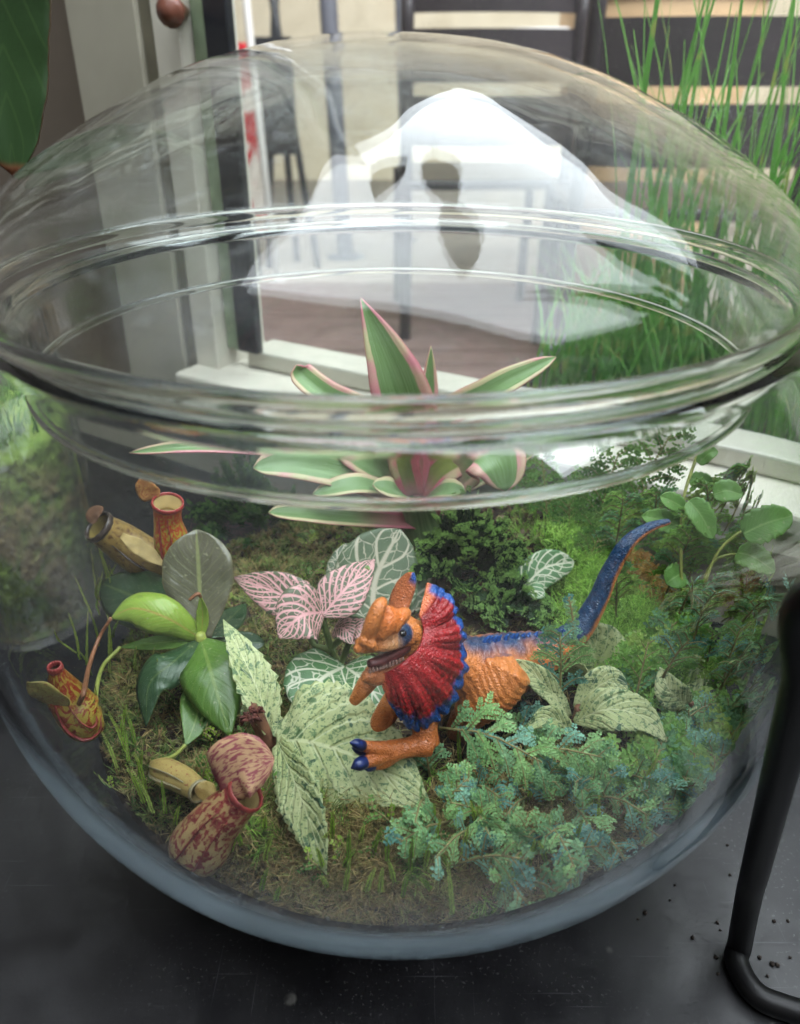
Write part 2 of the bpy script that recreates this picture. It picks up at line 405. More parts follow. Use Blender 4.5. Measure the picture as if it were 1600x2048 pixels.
# planter with tall grass, right outside the pane
pl = empty('planter_trough', tuple(WU*.25 + WN*.47) , 'grey metal planter trough holding tall grass outside the pane', 'planter')
zinc = plain('zinc', lin(112, 116, 122), .4, 15, .25)
v, f = wbox(-.10, 1.2, .375, .379, -.05, .152); mesh('front_panel', v, f, zinc, pl, smooth=False)
v, f = wbox(-.10, 1.2, .640, .644, -.05, .152); mesh('back_panel', v, f, zinc, pl, smooth=False)
v, f = wbox(-.104, -.1005, .375, .644, -.05, .152); mesh('end_panel', v, f, zinc, pl, smooth=False)
v, f = wbox(-.10, 1.2, .380, .639, .10, .13); mesh('soil', v, f, plain('planter_soil', lin(52, 46, 34), .95, 60, .5, .8), pl, smooth=False)
tag(pl, None)
def blades(name, n, pos_fn, L, w, lean, mat, label, cat, seg=6, parent=None):
    vv, ff, uu = [], [], []
    for i in range(n):
        b = Vector(pos_fn(i)); l = random.uniform(*L); a = random.uniform(0, 2*math.pi); le = random.uniform(*lean)
        d = Vector((math.cos(a), math.sin(a), 0)); s = Vector((math.cos(a+1.57+random.uniform(-.8, .8)), math.sin(a+1.57), 0)); k = len(vv); ww = random.uniform(*w)
        for j in range(seg):
            t = j/(seg-1); p = b + Vector((0, 0, l*t*(1-.25*le*t))) + d*(le*l*t*t)
            q = s*(ww*(1-t**2.2)+.0003); vv += [p-q, p+q]; uu += [(t, 0), (t, 1)]
        ff += [(k+2*j, k+2*j+1, k+2*j+3, k+2*j+2) for j in range(seg-1)]
    o = mesh(name, vv, ff, mat, parent, uv=uu); return tag(o, label, cat, None, 'stuff')
gr = Mat('grass_blade'); gu, gv = gr.uv()
gcol = gr.mix(gr.noise(3, 2, gr.pos()), gr.ramp(gu, [(0, lin(84, 132, 48)), (.6, lin(118, 176, 78)), (1, lin(160, 202, 118))]), lin(86, 152, 64))
gcol = gr.mix(gr.step(gr.noise(38, 1, gr.pos()), .60, .68, 0, .55), gcol, lin(176, 172, 96))
gr.set(col=gcol, rough=.45).leafy(gcol, .4)
def gpos(i):
    n_ = random.uniform(.40, .62); u_ = random.uniform(-.02, .95)
    return WU*u_ + WN*n_ + Vector((0, 0, .128))
blades('grass', 620, gpos, (.14, .52), (.0013, .0032), (.02, .35), gr.m, 'tall thin green grass growing in the trough outside the pane', 'grass')
def gpos2(i):
    n_ = random.uniform(.39, .63); u_ = random.uniform(-.08, .95)
    return WU*u_ + WN*n_ + Vector((0, 0, .128))
blades('ground_cover', 3200, gpos2, (.04, .17), (.001, .002), (.1, .6), gr.m, 'short green sprouts between the tall grass in the trough', 'grass', 4)

# ------------------------------------------------------------------ glass bowl and lid
ZC, RO, RI = .212, .222, .2148
bowl = empty('glass_bowl', (0, 0, 0), 'big round clear glass terrarium bowl standing on the black table', 'bowl')
prof = []
a0, a1 = math.asin((.338-ZC)/RO), -math.asin((ZC-.0015)/RO)
for a in np.linspace(a0, a1, 60): prof.append((RO*math.cos(a), ZC+RO*math.sin(a)))
prof += [(.045, .0012), (.02, .003), (.0012, .004), (.0012, .010), (.03, .0095)]
b0 = -math.asin((ZC-.0125)/RI); b1 = math.asin((.338-ZC)/RI)
for a in np.linspace(b0, math.asin((.338-ZC)/(RO-.0034)), 60):
    ri = RI + (RO-.0030-RI)*sst(-1.1, .75, a); prof.append((ri*math.cos(a), ZC+ri*math.sin(a)))
v, f = lathe(prof[::-1], 200, closed=True)
def low_edge_light(p):
    # pale band painted in for light caught at the thick glass edge
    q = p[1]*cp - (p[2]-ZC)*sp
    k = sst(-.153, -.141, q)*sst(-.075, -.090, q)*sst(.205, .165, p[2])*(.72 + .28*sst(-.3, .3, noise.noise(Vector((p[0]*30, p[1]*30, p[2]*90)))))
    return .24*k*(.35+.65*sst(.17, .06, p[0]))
bowl_m = thin_glass('bowl_glass', (.972, .985, .979, 1))
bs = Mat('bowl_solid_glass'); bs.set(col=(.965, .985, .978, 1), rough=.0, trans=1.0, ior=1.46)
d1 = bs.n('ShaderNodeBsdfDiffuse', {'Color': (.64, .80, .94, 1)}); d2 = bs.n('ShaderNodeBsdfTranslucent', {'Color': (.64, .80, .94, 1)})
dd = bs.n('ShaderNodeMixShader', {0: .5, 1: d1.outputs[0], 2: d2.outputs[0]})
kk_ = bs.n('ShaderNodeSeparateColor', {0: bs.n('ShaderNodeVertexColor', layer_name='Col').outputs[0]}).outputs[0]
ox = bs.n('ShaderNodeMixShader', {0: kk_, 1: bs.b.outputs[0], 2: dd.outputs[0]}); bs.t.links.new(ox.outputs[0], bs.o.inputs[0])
mesh('wall', v, f, bs.m, bowl, col=smears(v, .009, .0, low_edge_light))
cb_ = Bag()
for i in range(170):                                                  # beads of water low on the inside
    for _ in range(60):
        a = random.uniform(math.pi*1.02, math.pi*1.62); z = random.uniform(.085, .175); r = math.sqrt(RI**2-(z-ZC)**2)
        p = Vector((r*math.cos(a), r*math.sin(a), z)); q = p.y*cp-(p.z-ZC)*sp
        if -.150 < q < -.112: break
    nn_ = (Vector((0, 0, ZC))-p).normalized(); s_ = random.uniform(.0003, .0008)
    vb_, fb_ = ball(p+nn_*s_*.1, s_, 5, 7); d_ = (vb_-np.array(p))@np.array(nn_); vb_ = vb_ - d_[:, None]*np.array(nn_)*.55; cb_.add(vb_, fb_)
dr_m = Mat('water_bead'); dr_m.set(col=(.95, .98, 1, 1), rough=.03, spec=.5, trans=1.0, ior=1.33)
tag(cb_.build('condensation', dr_m.m, bowl), kind='stuff')
def torus(r, z, m, k=144, s=14, sq=1.0, c=(0, 0)):
    return lathe([(r + m*math.cos(t), z + m*sq*math.sin(t)) for t in np.linspace(0, 2*math.pi, s, endpoint=False)], k, closed=True, c=c)
rim_m = solid_glass('rim_glass')
v, f = torus(.1800, .3392, .0022); mesh('rim', v, f, rim_m, bowl)
LX = -.004
lid = empty('glass_dome', (LX, 0, .341), 'clear glass dome lid with a thick rim resting on the bowl', 'lid')
dome = [(.0015, .4458), (.022, .4448), (.0425, .4424), (.060, .4393), (.078, .4350), (.096, .4292), (.112, .4222), (.128, .4143), (.143, .4058), (.157, .3968), (.169, .3875), (.179, .3775), (.1855, .3670), (.1875, .3590), (.1860, .3520)]
dm = [tuple(x) for x in curve(dome, 70)]
inn = [(max(r-.0028, .0015), z-.0030) for r, z in dm][::-1]
v, f = lathe(dm + inn, 220, closed=True, c=(LX, 0))
# hand blown: the dome is not quite even
for i in range(len(v)):
    q = v[i]; k = .0021*noise.noise(Vector((q[0]*13, q[1]*13, q[2]*13))) + .00042*noise.noise(Vector((q[0]*42, q[1]*42, q[2]*42+3)))
    v[i][2] += k
mesh('dome', v, f, bowl_m, lid, col=smears(v, .085, .002))
v, f = torus(.1846, .3478, .0038, c=(LX, 0)); mesh('rim', v, f, rim_m, lid)
pc = [(.1800, .3435), (.1760, .3390), (.1735, .3330), (.1728, .3240), (.1722, .3100)]
pc = [tuple(x) for x in curve(pc, 20)]
v, f = lathe(pc + [(r-.0028, z) for r, z in pc][::-1], 144, closed=True, c=(LX, 0))
cl = mesh('collar', v, f, bowl_m, lid, col=smears(v, .07, .003))
v, f = torus(.1706, .3092, .0022, 144, 10, c=(LX, 0)); mesh('collar_lip', v, f, rim_m, cl)

# ------------------------------------------------------------------ soil bed
def gz(x, y):
    r = math.hypot(x, y)
    z = .118 + .012*sst(.02, .14, y)*sst(-.12, .02, x) + .014*math.exp(-((x-.10)**2+(y-.10)**2)/.0035)
    z += .007*noise.noise(Vector((x*22, y*22, 3))) + .004*noise.noise(Vector((x*48, y*48, 5))) + .0025*noise.noise(Vector((x*70, y*70, 8)))
    return z - .016*sst(.162, .186, r)
soil_m = Mat('dark_bark_soil'); P = soil_m.pos()
sc_ = soil_m.ramp(soil_m.noise(130, 5, P, .6), [(.3, lin(26, 20, 16)), (.52, lin(58, 46, 36)), (.75, lin(92, 74, 56))])
soil_m.set(col=sc_, rough=.92); soil_m.bump(soil_m.noise(210, 5, P), 1.0, .002)
nr, na = 60, 144; vv = [(0, 0, gz(0, 0))]; ff = []
for i in range(1, nr+1):
    for j in range(na):
        t = 2*math.pi*j/na; r = .1868*i/nr; x, y = r*math.cos(t), r*math.sin(t); vv.append((x, y, gz(x, y)))
for j in range(na): ff.append((0, 1+j, 1+(j+1) % na))
for i in range(nr-1):
    for j in range(na): a = 1+i*na; ff.append((a+j, a+na+j, a+na+(j+1) % na, a+(j+1) % na))
last = 1+(nr-1)*na
for k, z in enumerate([.085, .06, .038, .0215]):
    r = math.sqrt((RI-.002)**2-(z-ZC)**2)
    st = len(vv)
    for j in range(na): t = 2*math.pi*j/na; vv.append((r*math.cos(t), r*math.sin(t), z))
    for j in range(na): ff.append((last+j, st+j, st+(j+1) % na, last+(j+1) % na))
    last = st
tag(mesh('soil_bed', vv, ff, soil_m.m, base=(0, 0, .0)), kind='structure')
def G(px, py, dz=0.0):
    """point of the soil surface under a pixel"""
    z = .114
    for _ in range(8):
        p = W(px, py, z=z); z = gz(p.x, p.y)
    return W(px, py, z=z) + Vector((0, 0, dz))

# bark and soil bits
def tri_cloud(name, items, mat, label, cat):
    V_, F_, C_ = [], [], []
    for v, f, c in items:
        n = sum(len(x) for x in V_); V_.append(v); F_ += [tuple(i+n for i in q) for q in f]; C_.append(np.tile(np.array(c[:3]), (len(v), 1)))
    return tag(mesh(name, np.vstack(V_), F_, mat, col=np.vstack(C_), smooth=False), label, cat, None, 'stuff')
def vcol(name, rough=.6, trans=0.0, bump=0, bscale=200):
    m = Mat(name); c = m.n('ShaderNodeVertexColor', layer_name='Col').outputs[0]
    m.set(col=c, rough=rough)
    if bump: m.bump(m.noise(bscale, 4, m.pos()), bump)
    if trans: m.leafy(c, trans)
    return m.m
its = []
for i in range(1500):
    t = random.uniform(0, 2*math.pi); r = .178*math.sqrt(random.random()); x, y = r*math.cos(t), r*math.sin(t)
    s = random.uniform(.0007, .0028); v, f = box(-s, s, -s*.6, s*.6, -s*.4, s*.4)
    a, b = random.uniform(0, 3), random.uniform(-.7, .7)
    v = v + RNG.uniform(-.3, .3, v.shape)*s
    R = np.array([[math.cos(a), -math.sin(a)*math.cos(b), 0], [math.sin(a), math.cos(a)*math.cos(b), -math.sin(b)], [0, math.sin(b), math.cos(b)]])
    c = random.choice([lin(40, 30, 24), lin(62, 46, 36), lin(88, 64, 48), lin(30, 24, 20), lin(120, 104, 86)])
    its.append((v@R.T + np.array([x, y, gz(x, y)+s*.4]), f, c))
tri_cloud('bark_chips', its, vcol('bark_bits', .9), 'dark bark and soil bits scattered over the soil bed', 'bark')

def keep_in(P, r=.2118):
    P = np.array(P, dtype=float); d = P - np.array([0, 0, ZC]); n = np.linalg.norm(d, axis=1); low = P[:, 2] < .336
    k = np.where((n > r) & low, r/np.maximum(n, 1e-6), 1.0)
    return np.array([0, 0, ZC]) + d*k[:, None]
# ------------------------------------------------------------------ moss
def tufts(name, N, region, colf, label, L=(.004, .0085), nb=8, w=.00036, up=.55, zoff=0.0, rmax=.183):
    """star shaped moss shoots: curved thin blades, coloured per shoot"""
    pts = []
    tries = 0
    while len(pts) < N and tries < N*40:
        tries += 1
        t = random.uniform(0, 2*math.pi); r = rmax*math.sqrt(random.random()); x, y = r*math.cos(t), r*math.sin(t)
        k = region(x, y)
        if random.random() < k: pts.append((x, y, gz(x, y)+zoff*k))
    seg = 4; n0 = len(pts); n = n0*nb
    P0 = np.repeat(np.array(pts), nb, 0); c0 = np.repeat(np.array([colf(p[0], p[1])[:3] for p in pts]), nb, 0)
    ax = np.repeat(norm(np.stack([RNG.normal(0, .5, n0), RNG.normal(0, .5, n0), np.ones(n0)], 1)), nb, 0)
    h = np.repeat(RNG.uniform(0, .006, n0), nb)*np.tile(np.arange(nb)/nb, n0)
    s1 = norm(np.cross(ax, [.3, 1, .1])); s2 = np.cross(ax, s1)
    a = RNG.uniform(0, 6.283, n)[:, None]; l = RNG.uniform(L[0], L[1], n)[:, None, None]
    d = np.cos(a)*s1 + np.sin(a)*s2; side = np.cross(d, ax)
    tt = np.linspace(0, 1, seg)[None, :, None]
    c = (P0 + ax*h[:, None])[:, None, :] + ax[:, None, :]*l*up*tt*(1.2-.5*tt) + d[:, None, :]*l*tt**1.4
    ww = w*(1.1-tt)
    V_ = np.stack([c-side[:, None, :]*ww, c+side[:, None, :]*ww], 2).reshape(-1, 3)
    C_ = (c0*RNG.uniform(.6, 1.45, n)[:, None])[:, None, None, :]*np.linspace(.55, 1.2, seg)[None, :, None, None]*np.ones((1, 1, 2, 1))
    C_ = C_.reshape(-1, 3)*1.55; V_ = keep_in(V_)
    q = np.array([[2*j, 2*j+1, 2*j+3, 2*j+2] for j in range(seg-1)])
    F_ = (q[None] + (np.arange(n)*2*seg)[:, None, None]).reshape(-1, 4)
    o = mesh(name, V_, F_, moss_m, col=C_); return tag(o, label, 'moss', None, 'stuff')
moss_m = vcol('moss', .7, .25)
tan = [lin(128, 106, 66), lin(112, 94, 54), lin(150, 132, 88), lin(96, 88, 50), lin(116, 118, 62), lin(98, 116, 52)]
grn = [lin(112, 154, 54), lin(134, 174, 68), lin(96, 138, 54), lin(150, 182, 88)]
olv = [lin(98, 112, 52), lin(84, 108, 46), lin(138, 134, 86), lin(76, 100, 44), lin(108, 128, 58)]
def blob(px, py, rx, ry=None):
    p = G(px, py); ry = ry or rx
    return lambda x, y: math.exp(-(((x-p.x)/rx)**2 + ((y-p.y)/ry)**2))
front = [blob(760, 1730, .055, .04), blob(620, 1700, .04, .03), blob(950, 1740, .05, .03), blob(560, 1780, .05, .03), blob(1100, 1690, .05, .04)]
back = [blob(560, 1140, .05, .04), blob(640, 1050, .03, .03), blob(560, 1330, .04, .04), blob(250, 1370, .03, .05), blob(420, 1550, .05, .04), blob(300, 1600, .05, .04), blob(480, 1450, .04, .03)]
right = [blob(1230, 1160, .04, .05), blob(1270, 1260, .035, .05), blob(1260, 1330, .03, .03), blob(1330, 1120, .03, .03), blob(1300, 1130, .03, .02)]
mx = lambda fs, p=1.0: (lambda x, y: min(1, p*max(f(x, y) for f in fs)))
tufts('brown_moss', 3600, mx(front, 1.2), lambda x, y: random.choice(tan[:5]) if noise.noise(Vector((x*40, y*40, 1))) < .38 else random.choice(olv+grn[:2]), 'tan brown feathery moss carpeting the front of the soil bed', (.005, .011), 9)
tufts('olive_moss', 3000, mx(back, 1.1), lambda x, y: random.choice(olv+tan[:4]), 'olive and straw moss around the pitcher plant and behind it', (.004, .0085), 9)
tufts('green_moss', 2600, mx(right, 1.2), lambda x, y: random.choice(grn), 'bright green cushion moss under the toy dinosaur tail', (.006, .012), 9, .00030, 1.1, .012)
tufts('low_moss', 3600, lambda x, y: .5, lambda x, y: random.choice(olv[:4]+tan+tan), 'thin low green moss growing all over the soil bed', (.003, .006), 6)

# ------------------------------------------------------------------ leaves
PROF = {
 'ovate':   [(0, .10), (.08, .42), (.2, .80), (.35, 1), (.5, .97), (.65, .80), (.8, .52), (.92, .22), (1, .02)],
 'obovate': [(0, .30), (.1, .42), (.3, .72), (.55, 1), (.75, .98), (.88, .72), (.96, .36), (1, .05)],
 'lance':   [(0, .34), (.1, .55), (.3, .92), (.45, 1), (.65, .86), (.82, .52), (.94, .20), (1, .02)],
 'strap':   [(0, .80), (.2, .95), (.5, 1), (.75, .88), (.9, .58), (.97, .30), (1, .04)],
 'round':   [(0, .30), (.06, .68), (.18, .93), (.38, 1), (.6, .96), (.8, .74), (.92, .44), (.98, .16), (1, .03)],
}
def leaf(pts, width, normal=(0, -.5, .85), prof='ovate', nu=22, nv=9, fold=.15, wave=0.0, nw=3, serr=0.0, ns=12, bend=0.0, quilt=0.0, seed=0):
    C = curve(pts, nu); T = norm(np.gradient(C, axis=0)); H = np.array(normal, dtype=float)
    S = norm(np.cross(T, H)); Nn = norm(np.cross(S, T))
    u = np.linspace(0, 1, nu); xs, ys = zip(*PROF[prof]); w = np.interp(u, xs, ys)*width/2
    if serr: w = w*(1 - serr*((u*ns) % 1.0))
    vv = np.linspace(-1, 1, nv); rnd = random.Random(seed); ph = rnd.uniform(0, 6)
    A = np.abs(vv)[None, :, None]; sgn = vv[None, :, None]
    wv = wave*width*np.sin(u*nw*2*np.pi+ph)[:, None, None]*A**2*np.where(sgn > 0, 1, -.8)
    q = quilt*width*np.sin((u[:, None]-.45*np.abs(vv)[None, :])*2*np.pi*8)[:, :, None]*A*(1.15-A)
    off = (fold*A - bend*A**2)*w[:, None, None] + wv + q
    P = C[:, None, :] + S[:, None, :]*sgn*w[:, None, None] + Nn[:, None, :]*off
    f = [(i*nv+j, i*nv+j+1, (i+1)*nv+j+1, (i+1)*nv+j) for i in range(nu-1) for j in range(nv-1)]
    uv = np.stack([np.repeat(u, nv), np.tile((vv+1)/2, nu)], 1)
    return P.reshape(-1, 3), f, uv
def pts_of(L):
    """(px, py, kind, value): kind z = height, Y = distance plane"""
    return [W(p[0], p[1], **{p[2]: p[3]}) for p in L]
def uvleaf(name):
    m = Mat(name); u, v = m.uv(); a = m.ma('ABSOLUTE', m.ma('SUBTRACT', m.ma('MULTIPLY', v, 2.0), 1.0)); return m, u, a
def herring(m, u, a, n, slope, width):
    """side veins: 0..1 line mask"""
    x = m.ma('SUBTRACT', u, m.ma('MULTIPLY', a, slope)); x = m.ma('ADD', x, m.ma('MULTIPLY', m.noise(30, 2, m.pos()), .04))
    fr = m.ma('ABSOLUTE', m.ma('SUBTRACT', m.ma('FRACT', m.ma('MULTIPLY', x, float(n))), .5))
    return m.step(fr, width, width*.35)
def nep_mat(name, c0, c1, mid, rough=.3):
    m, u, a = uvleaf(name); P = m.pos()
    c = m.ramp(m.noise(28, 4, P, .5), [(.3, c0), (.7, c1)])
    c = m.mix(m.ma('MULTIPLY', m.step(m.noise(170, 3, P), .62, .72), .22), c, lin(60, 60, 34))
    c = m.mix(m.ma('MULTIPLY', herring(m, u, a, 11, .30, .10), .22), c, mid)
    c = m.mix(m.ma('MULTIPLY', m.step(m.noise(55, 5, P, 1.0, .7), .55, .75), .35), c, tuple(x*.62 for x in c0[:3])+(1,))
    c = m.mix(m.ma('MULTIPLY', m.step(m.noise(420, 2, P), .66, .72), .35), c, lin(190, 190, 150))
    c = m.mix(m.ma('MULTIPLY', m.step(a, .09, .02), .75), c, mid)
    c = m.mix(m.ma('MULTIPLY', m.step(a, .94, 1.0), .4), c, lin(120, 110, 60))
    m.set(col=c, rough=rough, coat=.15); hv = herring(m, u, a, 9, .3, .2)
    m.bump(m.ma('ADD', m.ma('MULTIPLY', hv, -.15), m.noise(110, 3, P)), .28, .0014)
    return m.leafy(c, .26).m
nep_green = nep_mat('pitcher_leaf_green', lin(78, 112, 44), lin(98, 136, 58), lin(128, 152, 78))
nep_dark = nep_mat('pitcher_leaf_dark', lin(42, 70, 46), lin(58, 88, 54), lin(90, 110, 66))
nep_lime = nep_mat('pitcher_leaf_lime', lin(128, 158, 56), lin(150, 178, 72), lin(176, 150, 80))
nep_silver = nep_mat('pitcher_leaf_bronze', lin(92, 92, 72), lin(112, 108, 90), lin(140, 146, 96), .22)
tendril_m = plain('tendril_red_brown', lin(128, 84, 56), .5, 300, .25); tendril_g = plain('tendril_green', lin(140, 148, 70), .5, 200, .2)
def Z(x, y, z): return (x, y, 'z', z)
def Yp(x, y, Y): return (x, y, 'Y', Y)
def add_leaf(parent, L, wpx, mat, name='leaf', thick=.0004, **k):
    P = pts_of(L); mid = P[len(P)//2]; w = wpx*pxm(mid)
    v, f, uv = leaf(P, w, **k); v = keep_in(v)
    return mesh(name, v, f, mat, parent, uv=uv, solid=thick)
def add_tube(parent, L, rs, mat, name, n=20, k=9, **kw):
    v, f, uv = tube(pts_of(L), rs, n, k, **kw); return mesh(name, keep_in(v), f, mat, parent, uv=uv)

# pitcher plant
crown = W(400, 1285, z=.150); cb = (crown.x, crown.y, gz(crown.x, crown.y))
nep = empty('pitcher_plant', cb, 'pitcher plant with glossy green leaves and red speckled hanging pitchers', 'pitcher plant')
v, f, u = tube([(cb[0], cb[1], cb[2]-.004), (cb[0]+.001, cb[1], cb[2]+.018), tuple(crown+Vector((0, 0, .004)))], [.0042, .0038, .003], 8, 9); mesh('stem', v, f, tendril_g, nep)
CR = Z(400, 1282, .150)
add_leaf(nep, [CR, Yp(398, 1180, -.020), Yp(392, 1062, -.002)], 142, nep_silver, prof='obovate', normal=(.1, -1, .3), fold=.18, wave=.02, seed=1)
add_leaf(nep, [CR, Z(330, 1225, .157), Z(255, 1195, .152), Z(196, 1172, .146)], 122, nep_dark, prof='obovate', normal=(-.1, -.6, .8), fold=.1, bend=.25)
add_leaf(nep, [CR, Z(330, 1240, .168), Z(265, 1222, .172), Z(218, 1242, .166)], 84, nep_lime, prof='lance', normal=(-.1, -.7, .75), fold=.12, bend=.5)
add_leaf(nep, [CR, Z(330, 1290, .148), Z(235, 1302, .140)], 36, nep_green, prof='lance', fold=.2)
add_leaf(nep, [CR, Z(415, 1330, .155), Z(435, 1400, .146), Z(459, 1480, .134)], 132, nep_green, prof='ovate', normal=(.05, -.6, .8), fold=.16, bend=.3)
add_leaf(nep, [CR, Z(345, 1330, .152), Z(296, 1375, .146), Z(288, 1462, .132)], 92, nep_dark, prof='ovate', normal=(-.3, -.7, .7), fold=.14, bend=.3)
add_leaf(nep, [Z(398, 1330, .140), Z(398, 1400, .138), Z(388, 1450, .134), Z(368, 1500, .130)], 78, nep_green, prof='ovate', normal=(.2, -.8, .6), fold=.1)
add_leaf(nep, [CR, Z(455, 1245, .146), Z(490, 1212, .140)], 66, nep_dark, prof='ovate', fold=.1)
add_leaf(nep, [CR, Z(470, 1288, .140), Z(528, 1292, .134)], 46, nep_dark, prof='obovate', fold=.1)
add_leaf(nep, [CR, Yp(404, 1235, -.034), Yp(400, 1196, -.034)], 26, nep_lime, name='young_leaf', prof='lance', normal=(.2, -1, .2), fold=.7)
add_tube(nep, [Yp(400, 1198, -.034), Yp(394, 1192, -.036), Yp(378, 1204, -.038)], [.0009, .0011, .0009], tendril_m, 'tendril', 10, 7)
def pit_mat(name, base, red, amount, seed, tip=0.0):
    """uv.x runs from foot to mouth"""
    m = Mat(name); u, v = m.uv(); P = m.pos()
    st = m.n('ShaderNodeMapping', {'Vector': m.n('ShaderNodeTexCoord').outputs['UV'], 'Location': (seed, seed, 0), 'Scale': (17, 26, 1)})
    sp_ = m.noise(1.0, 3, st.outputs[0], .5)
    thr = m.ma('SUBTRACT', .70-amount*.2, m.ma('MULTIPLY', u, tip))
    msk = m.step(m.ma('SUBTRACT', sp_, thr), 0.0, .035)
    bc = m.ramp(m.noise(60, 4, P), [(.3, base), (.7, tuple(min(1, x*1.3) for x in base[:3])+(1,))])
    bc = m.mix(m.step(u, .45, 1.1, 0, tip*1.9), bc, red)
    msk = m.ma('MULTIPLY', msk, m.step(m.noise(700, 3, P), .2, .6, .45, 1.0))
    fine = m.ma('MULTIPLY', m.step(m.noise(330, 3, P), .56, .66), .35)
    c = m.mix(fine, m.mix(msk, bc, red), red); m.set(col=c, rough=.34)
    m.bump(m.noise(240, 3, P), .15); return m.leafy(c, .12).m
def pitcher(parent, L, rpx, mat, mouth_mat, inner_mat, lidpts=None, lidw=0, lid_mat=None, rim=.0011, name='pitcher', ln=(0, -1, .4), wing=None):
    P = pts_of(L); pm = pxm(P[1]); r = [x*pm for x in rpx]
    C = curve(P, 28); R = np.maximum(curve([(x,) for x in r], 28)[:, 0], .0006); k = 20
    T = norm(np.gradient(C, axis=0)); S = norm(np.cross(T, np.array([.2, -1, .3]))); B = np.cross(S, T)
    a = np.linspace(0, 2*np.pi, k, endpoint=False)
    ring = lambda c, rr, s, b: c + rr*(np.cos(a)[:, None]*s + np.sin(a)[:, None]*b)
    v = [ring(C[i], R[i], S[i], B[i]) for i in range(28)]
    uv = [np.stack([np.full(k, i/27), np.arange(k)/k], 1) for i in range(28)]
    v = np.vstack(v); uv = np.vstack(uv)
    f = [(i*k+j, i*k+(j+1) % k, (i+1)*k+(j+1) % k, (i+1)*k+j) for i in range(27) for j in range(k)]
    n = len(v); v = np.vstack([v, C[0]-T[0]*R[0]*.6]); uv = np.vstack([uv, [0, 0]]); f += [(n, (j+1) % k, j) for j in range(k)]
    o = mesh(name, keep_in(v, .2125), f, mat, parent, uv=uv)
    # throat
    iv = np.vstack([ring(C[27-q], R[27-q]*(.93-.05*q), S[27-q], B[27-q]) for q in range(7)])
    fi = [(i*k+j, (i+1)*k+j, (i+1)*k+(j+1) % k, i*k+(j+1) % k) for i in range(6) for j in range(k)] + [tuple(6*k+j for j in range(k))]
    mesh('throat', iv, fi, inner_mat, o)
    # ribbed lip
    kk, ss = 60, 8; lv = []
    for j in range(kk):
        t = 2*np.pi*j/kk; d = np.cos(t)*S[27]+np.sin(t)*B[27]; rr = rim*(1+.10*math.sin(j*math.pi*.5))
        for q in range(ss): b = 2*np.pi*q/ss; lv.append(C[27] + d*(R[27]+rr*.5*math.cos(b)+rim*.2) + T[27]*rr*math.sin(b)*1.3)
    lf = [(j*ss+q, j*ss+(q+1) % ss, ((j+1) % kk)*ss+(q+1) % ss, ((j+1) % kk)*ss+q) for j in range(kk) for q in range(ss)]
    mesh('lip', lv, lf, mouth_mat, o)
    for da in (-.32, .32):                                            # two fringed wings down the front
        ang = math.atan2(float(B[14]@np.array([0, -.8, .6])), float(S[14]@np.array([0, -.8, .6])))+da; wv_ = []
        for i in range(2, 24):
            d_ = math.cos(ang)*S[i]+math.sin(ang)*B[i]; wv_ += [C[i]+d_*R[i]*.97, C[i]+d_*(R[i]*1.03+.0014*math.sin(math.pi*(i-2)/21)*(1+.3*math.sin(i*2.3)))]
        mesh('wing', keep_in(wv_, .2125), [(2*i, 2*i+1, 2*i+3, 2*i+2) for i in range(21)], mouth_mat, o, solid=.0005)
    if lidpts:
        LP = pts_of(lidpts); v, f, u = leaf(LP, lidw*pxm(LP[0]), normal=ln, prof='round', fold=.10, bend=.06, wave=.045, nw=2, seed=3)
        mesh('pitcher_lid', keep_in(v, .2125), f, lid_mat or mat, o, uv=u, solid=.0006)
    return o
red = lin(128, 34, 34); lip_red = plain('lip_red', lin(142, 52, 48), .35, 200, .3); throat_y = plain('throat_yellow', lin(186, 164, 112), .5, 60, .2)
lip_dark = plain('lip_dark_brown', lin(58, 48, 42), .3, 200, .2)
pa = pit_mat('pitcher_orange_green', lin(158, 142, 52), lin(176, 62, 36), .60, 1.0, .20)
pb = pit_mat('pitcher_brown', lin(132, 108, 58), lin(96, 66, 40), .62, 2.0, 0)
pc_ = pit_mat('pitcher_red_yellow', lin(158, 140, 54), lin(142, 40, 22), .70, 3.0, .12)
pd_ = pit_mat('pitcher_speckled', lin(184, 156, 104), lin(146, 40, 50), .60, 4.0, .14)
pe = pit_mat('pitcher_pale', lin(168, 146, 88), lin(150, 96, 66), .42, 5.0, 0)
lid_pink = Mat('pitcher_lid_pink'); LU, LV = lid_pink.uv(); PP = lid_pink.pos()
lx = lid_pink.n('ShaderNodeMapping', {'Vector': lid_pink.n('ShaderNodeTexCoord').outputs['UV'], 'Scale': (7, 22, 1)})
lc = lid_pink.mix(lid_pink.step(lid_pink.noise(1, 4, lx.outputs[0], .9), .47, .56), lin(206, 164, 124), lin(156, 76, 86))
lc = lid_pink.mix(lid_pink.step(LU, .22, .02), lc, lin(112, 36, 44)); lid_pink.set(col=lc, rough=.45); lid_pink.leafy(lc, .2); lid_pink = lid_pink.m
pitcher(nep, [Yp(352, 1150, .018), Yp(344, 1098, .016), Yp(334, 1045, .014), Yp(334, 1010, .012)], [22, 36, 27, 28], pa, lip_red, throat_y,
        [Yp(308, 1000, .016), Yp(292, 982, .014), Yp(282, 958, .013)], 44, pit_mat('lid_orange_speckled', lin(184, 138, 82), lin(140, 60, 34), .9, 6, 0), .0013)
pitcher(nep, [Z(345, 1160, .150), Z(300, 1130, .158), Z(245, 1092, .170), Z(194, 1058, .186)], [14, 40, 40, 30], pb, lip_dark, plain('throat_olive', lin(120, 104, 50), .6, 60, .3),
        [Z(176, 1050, .190), Z(184, 1030, .196), Z(202, 1018, .199)], 26, plain('withered_lid', lin(120, 84, 58), .8, 90, .4), .0018)
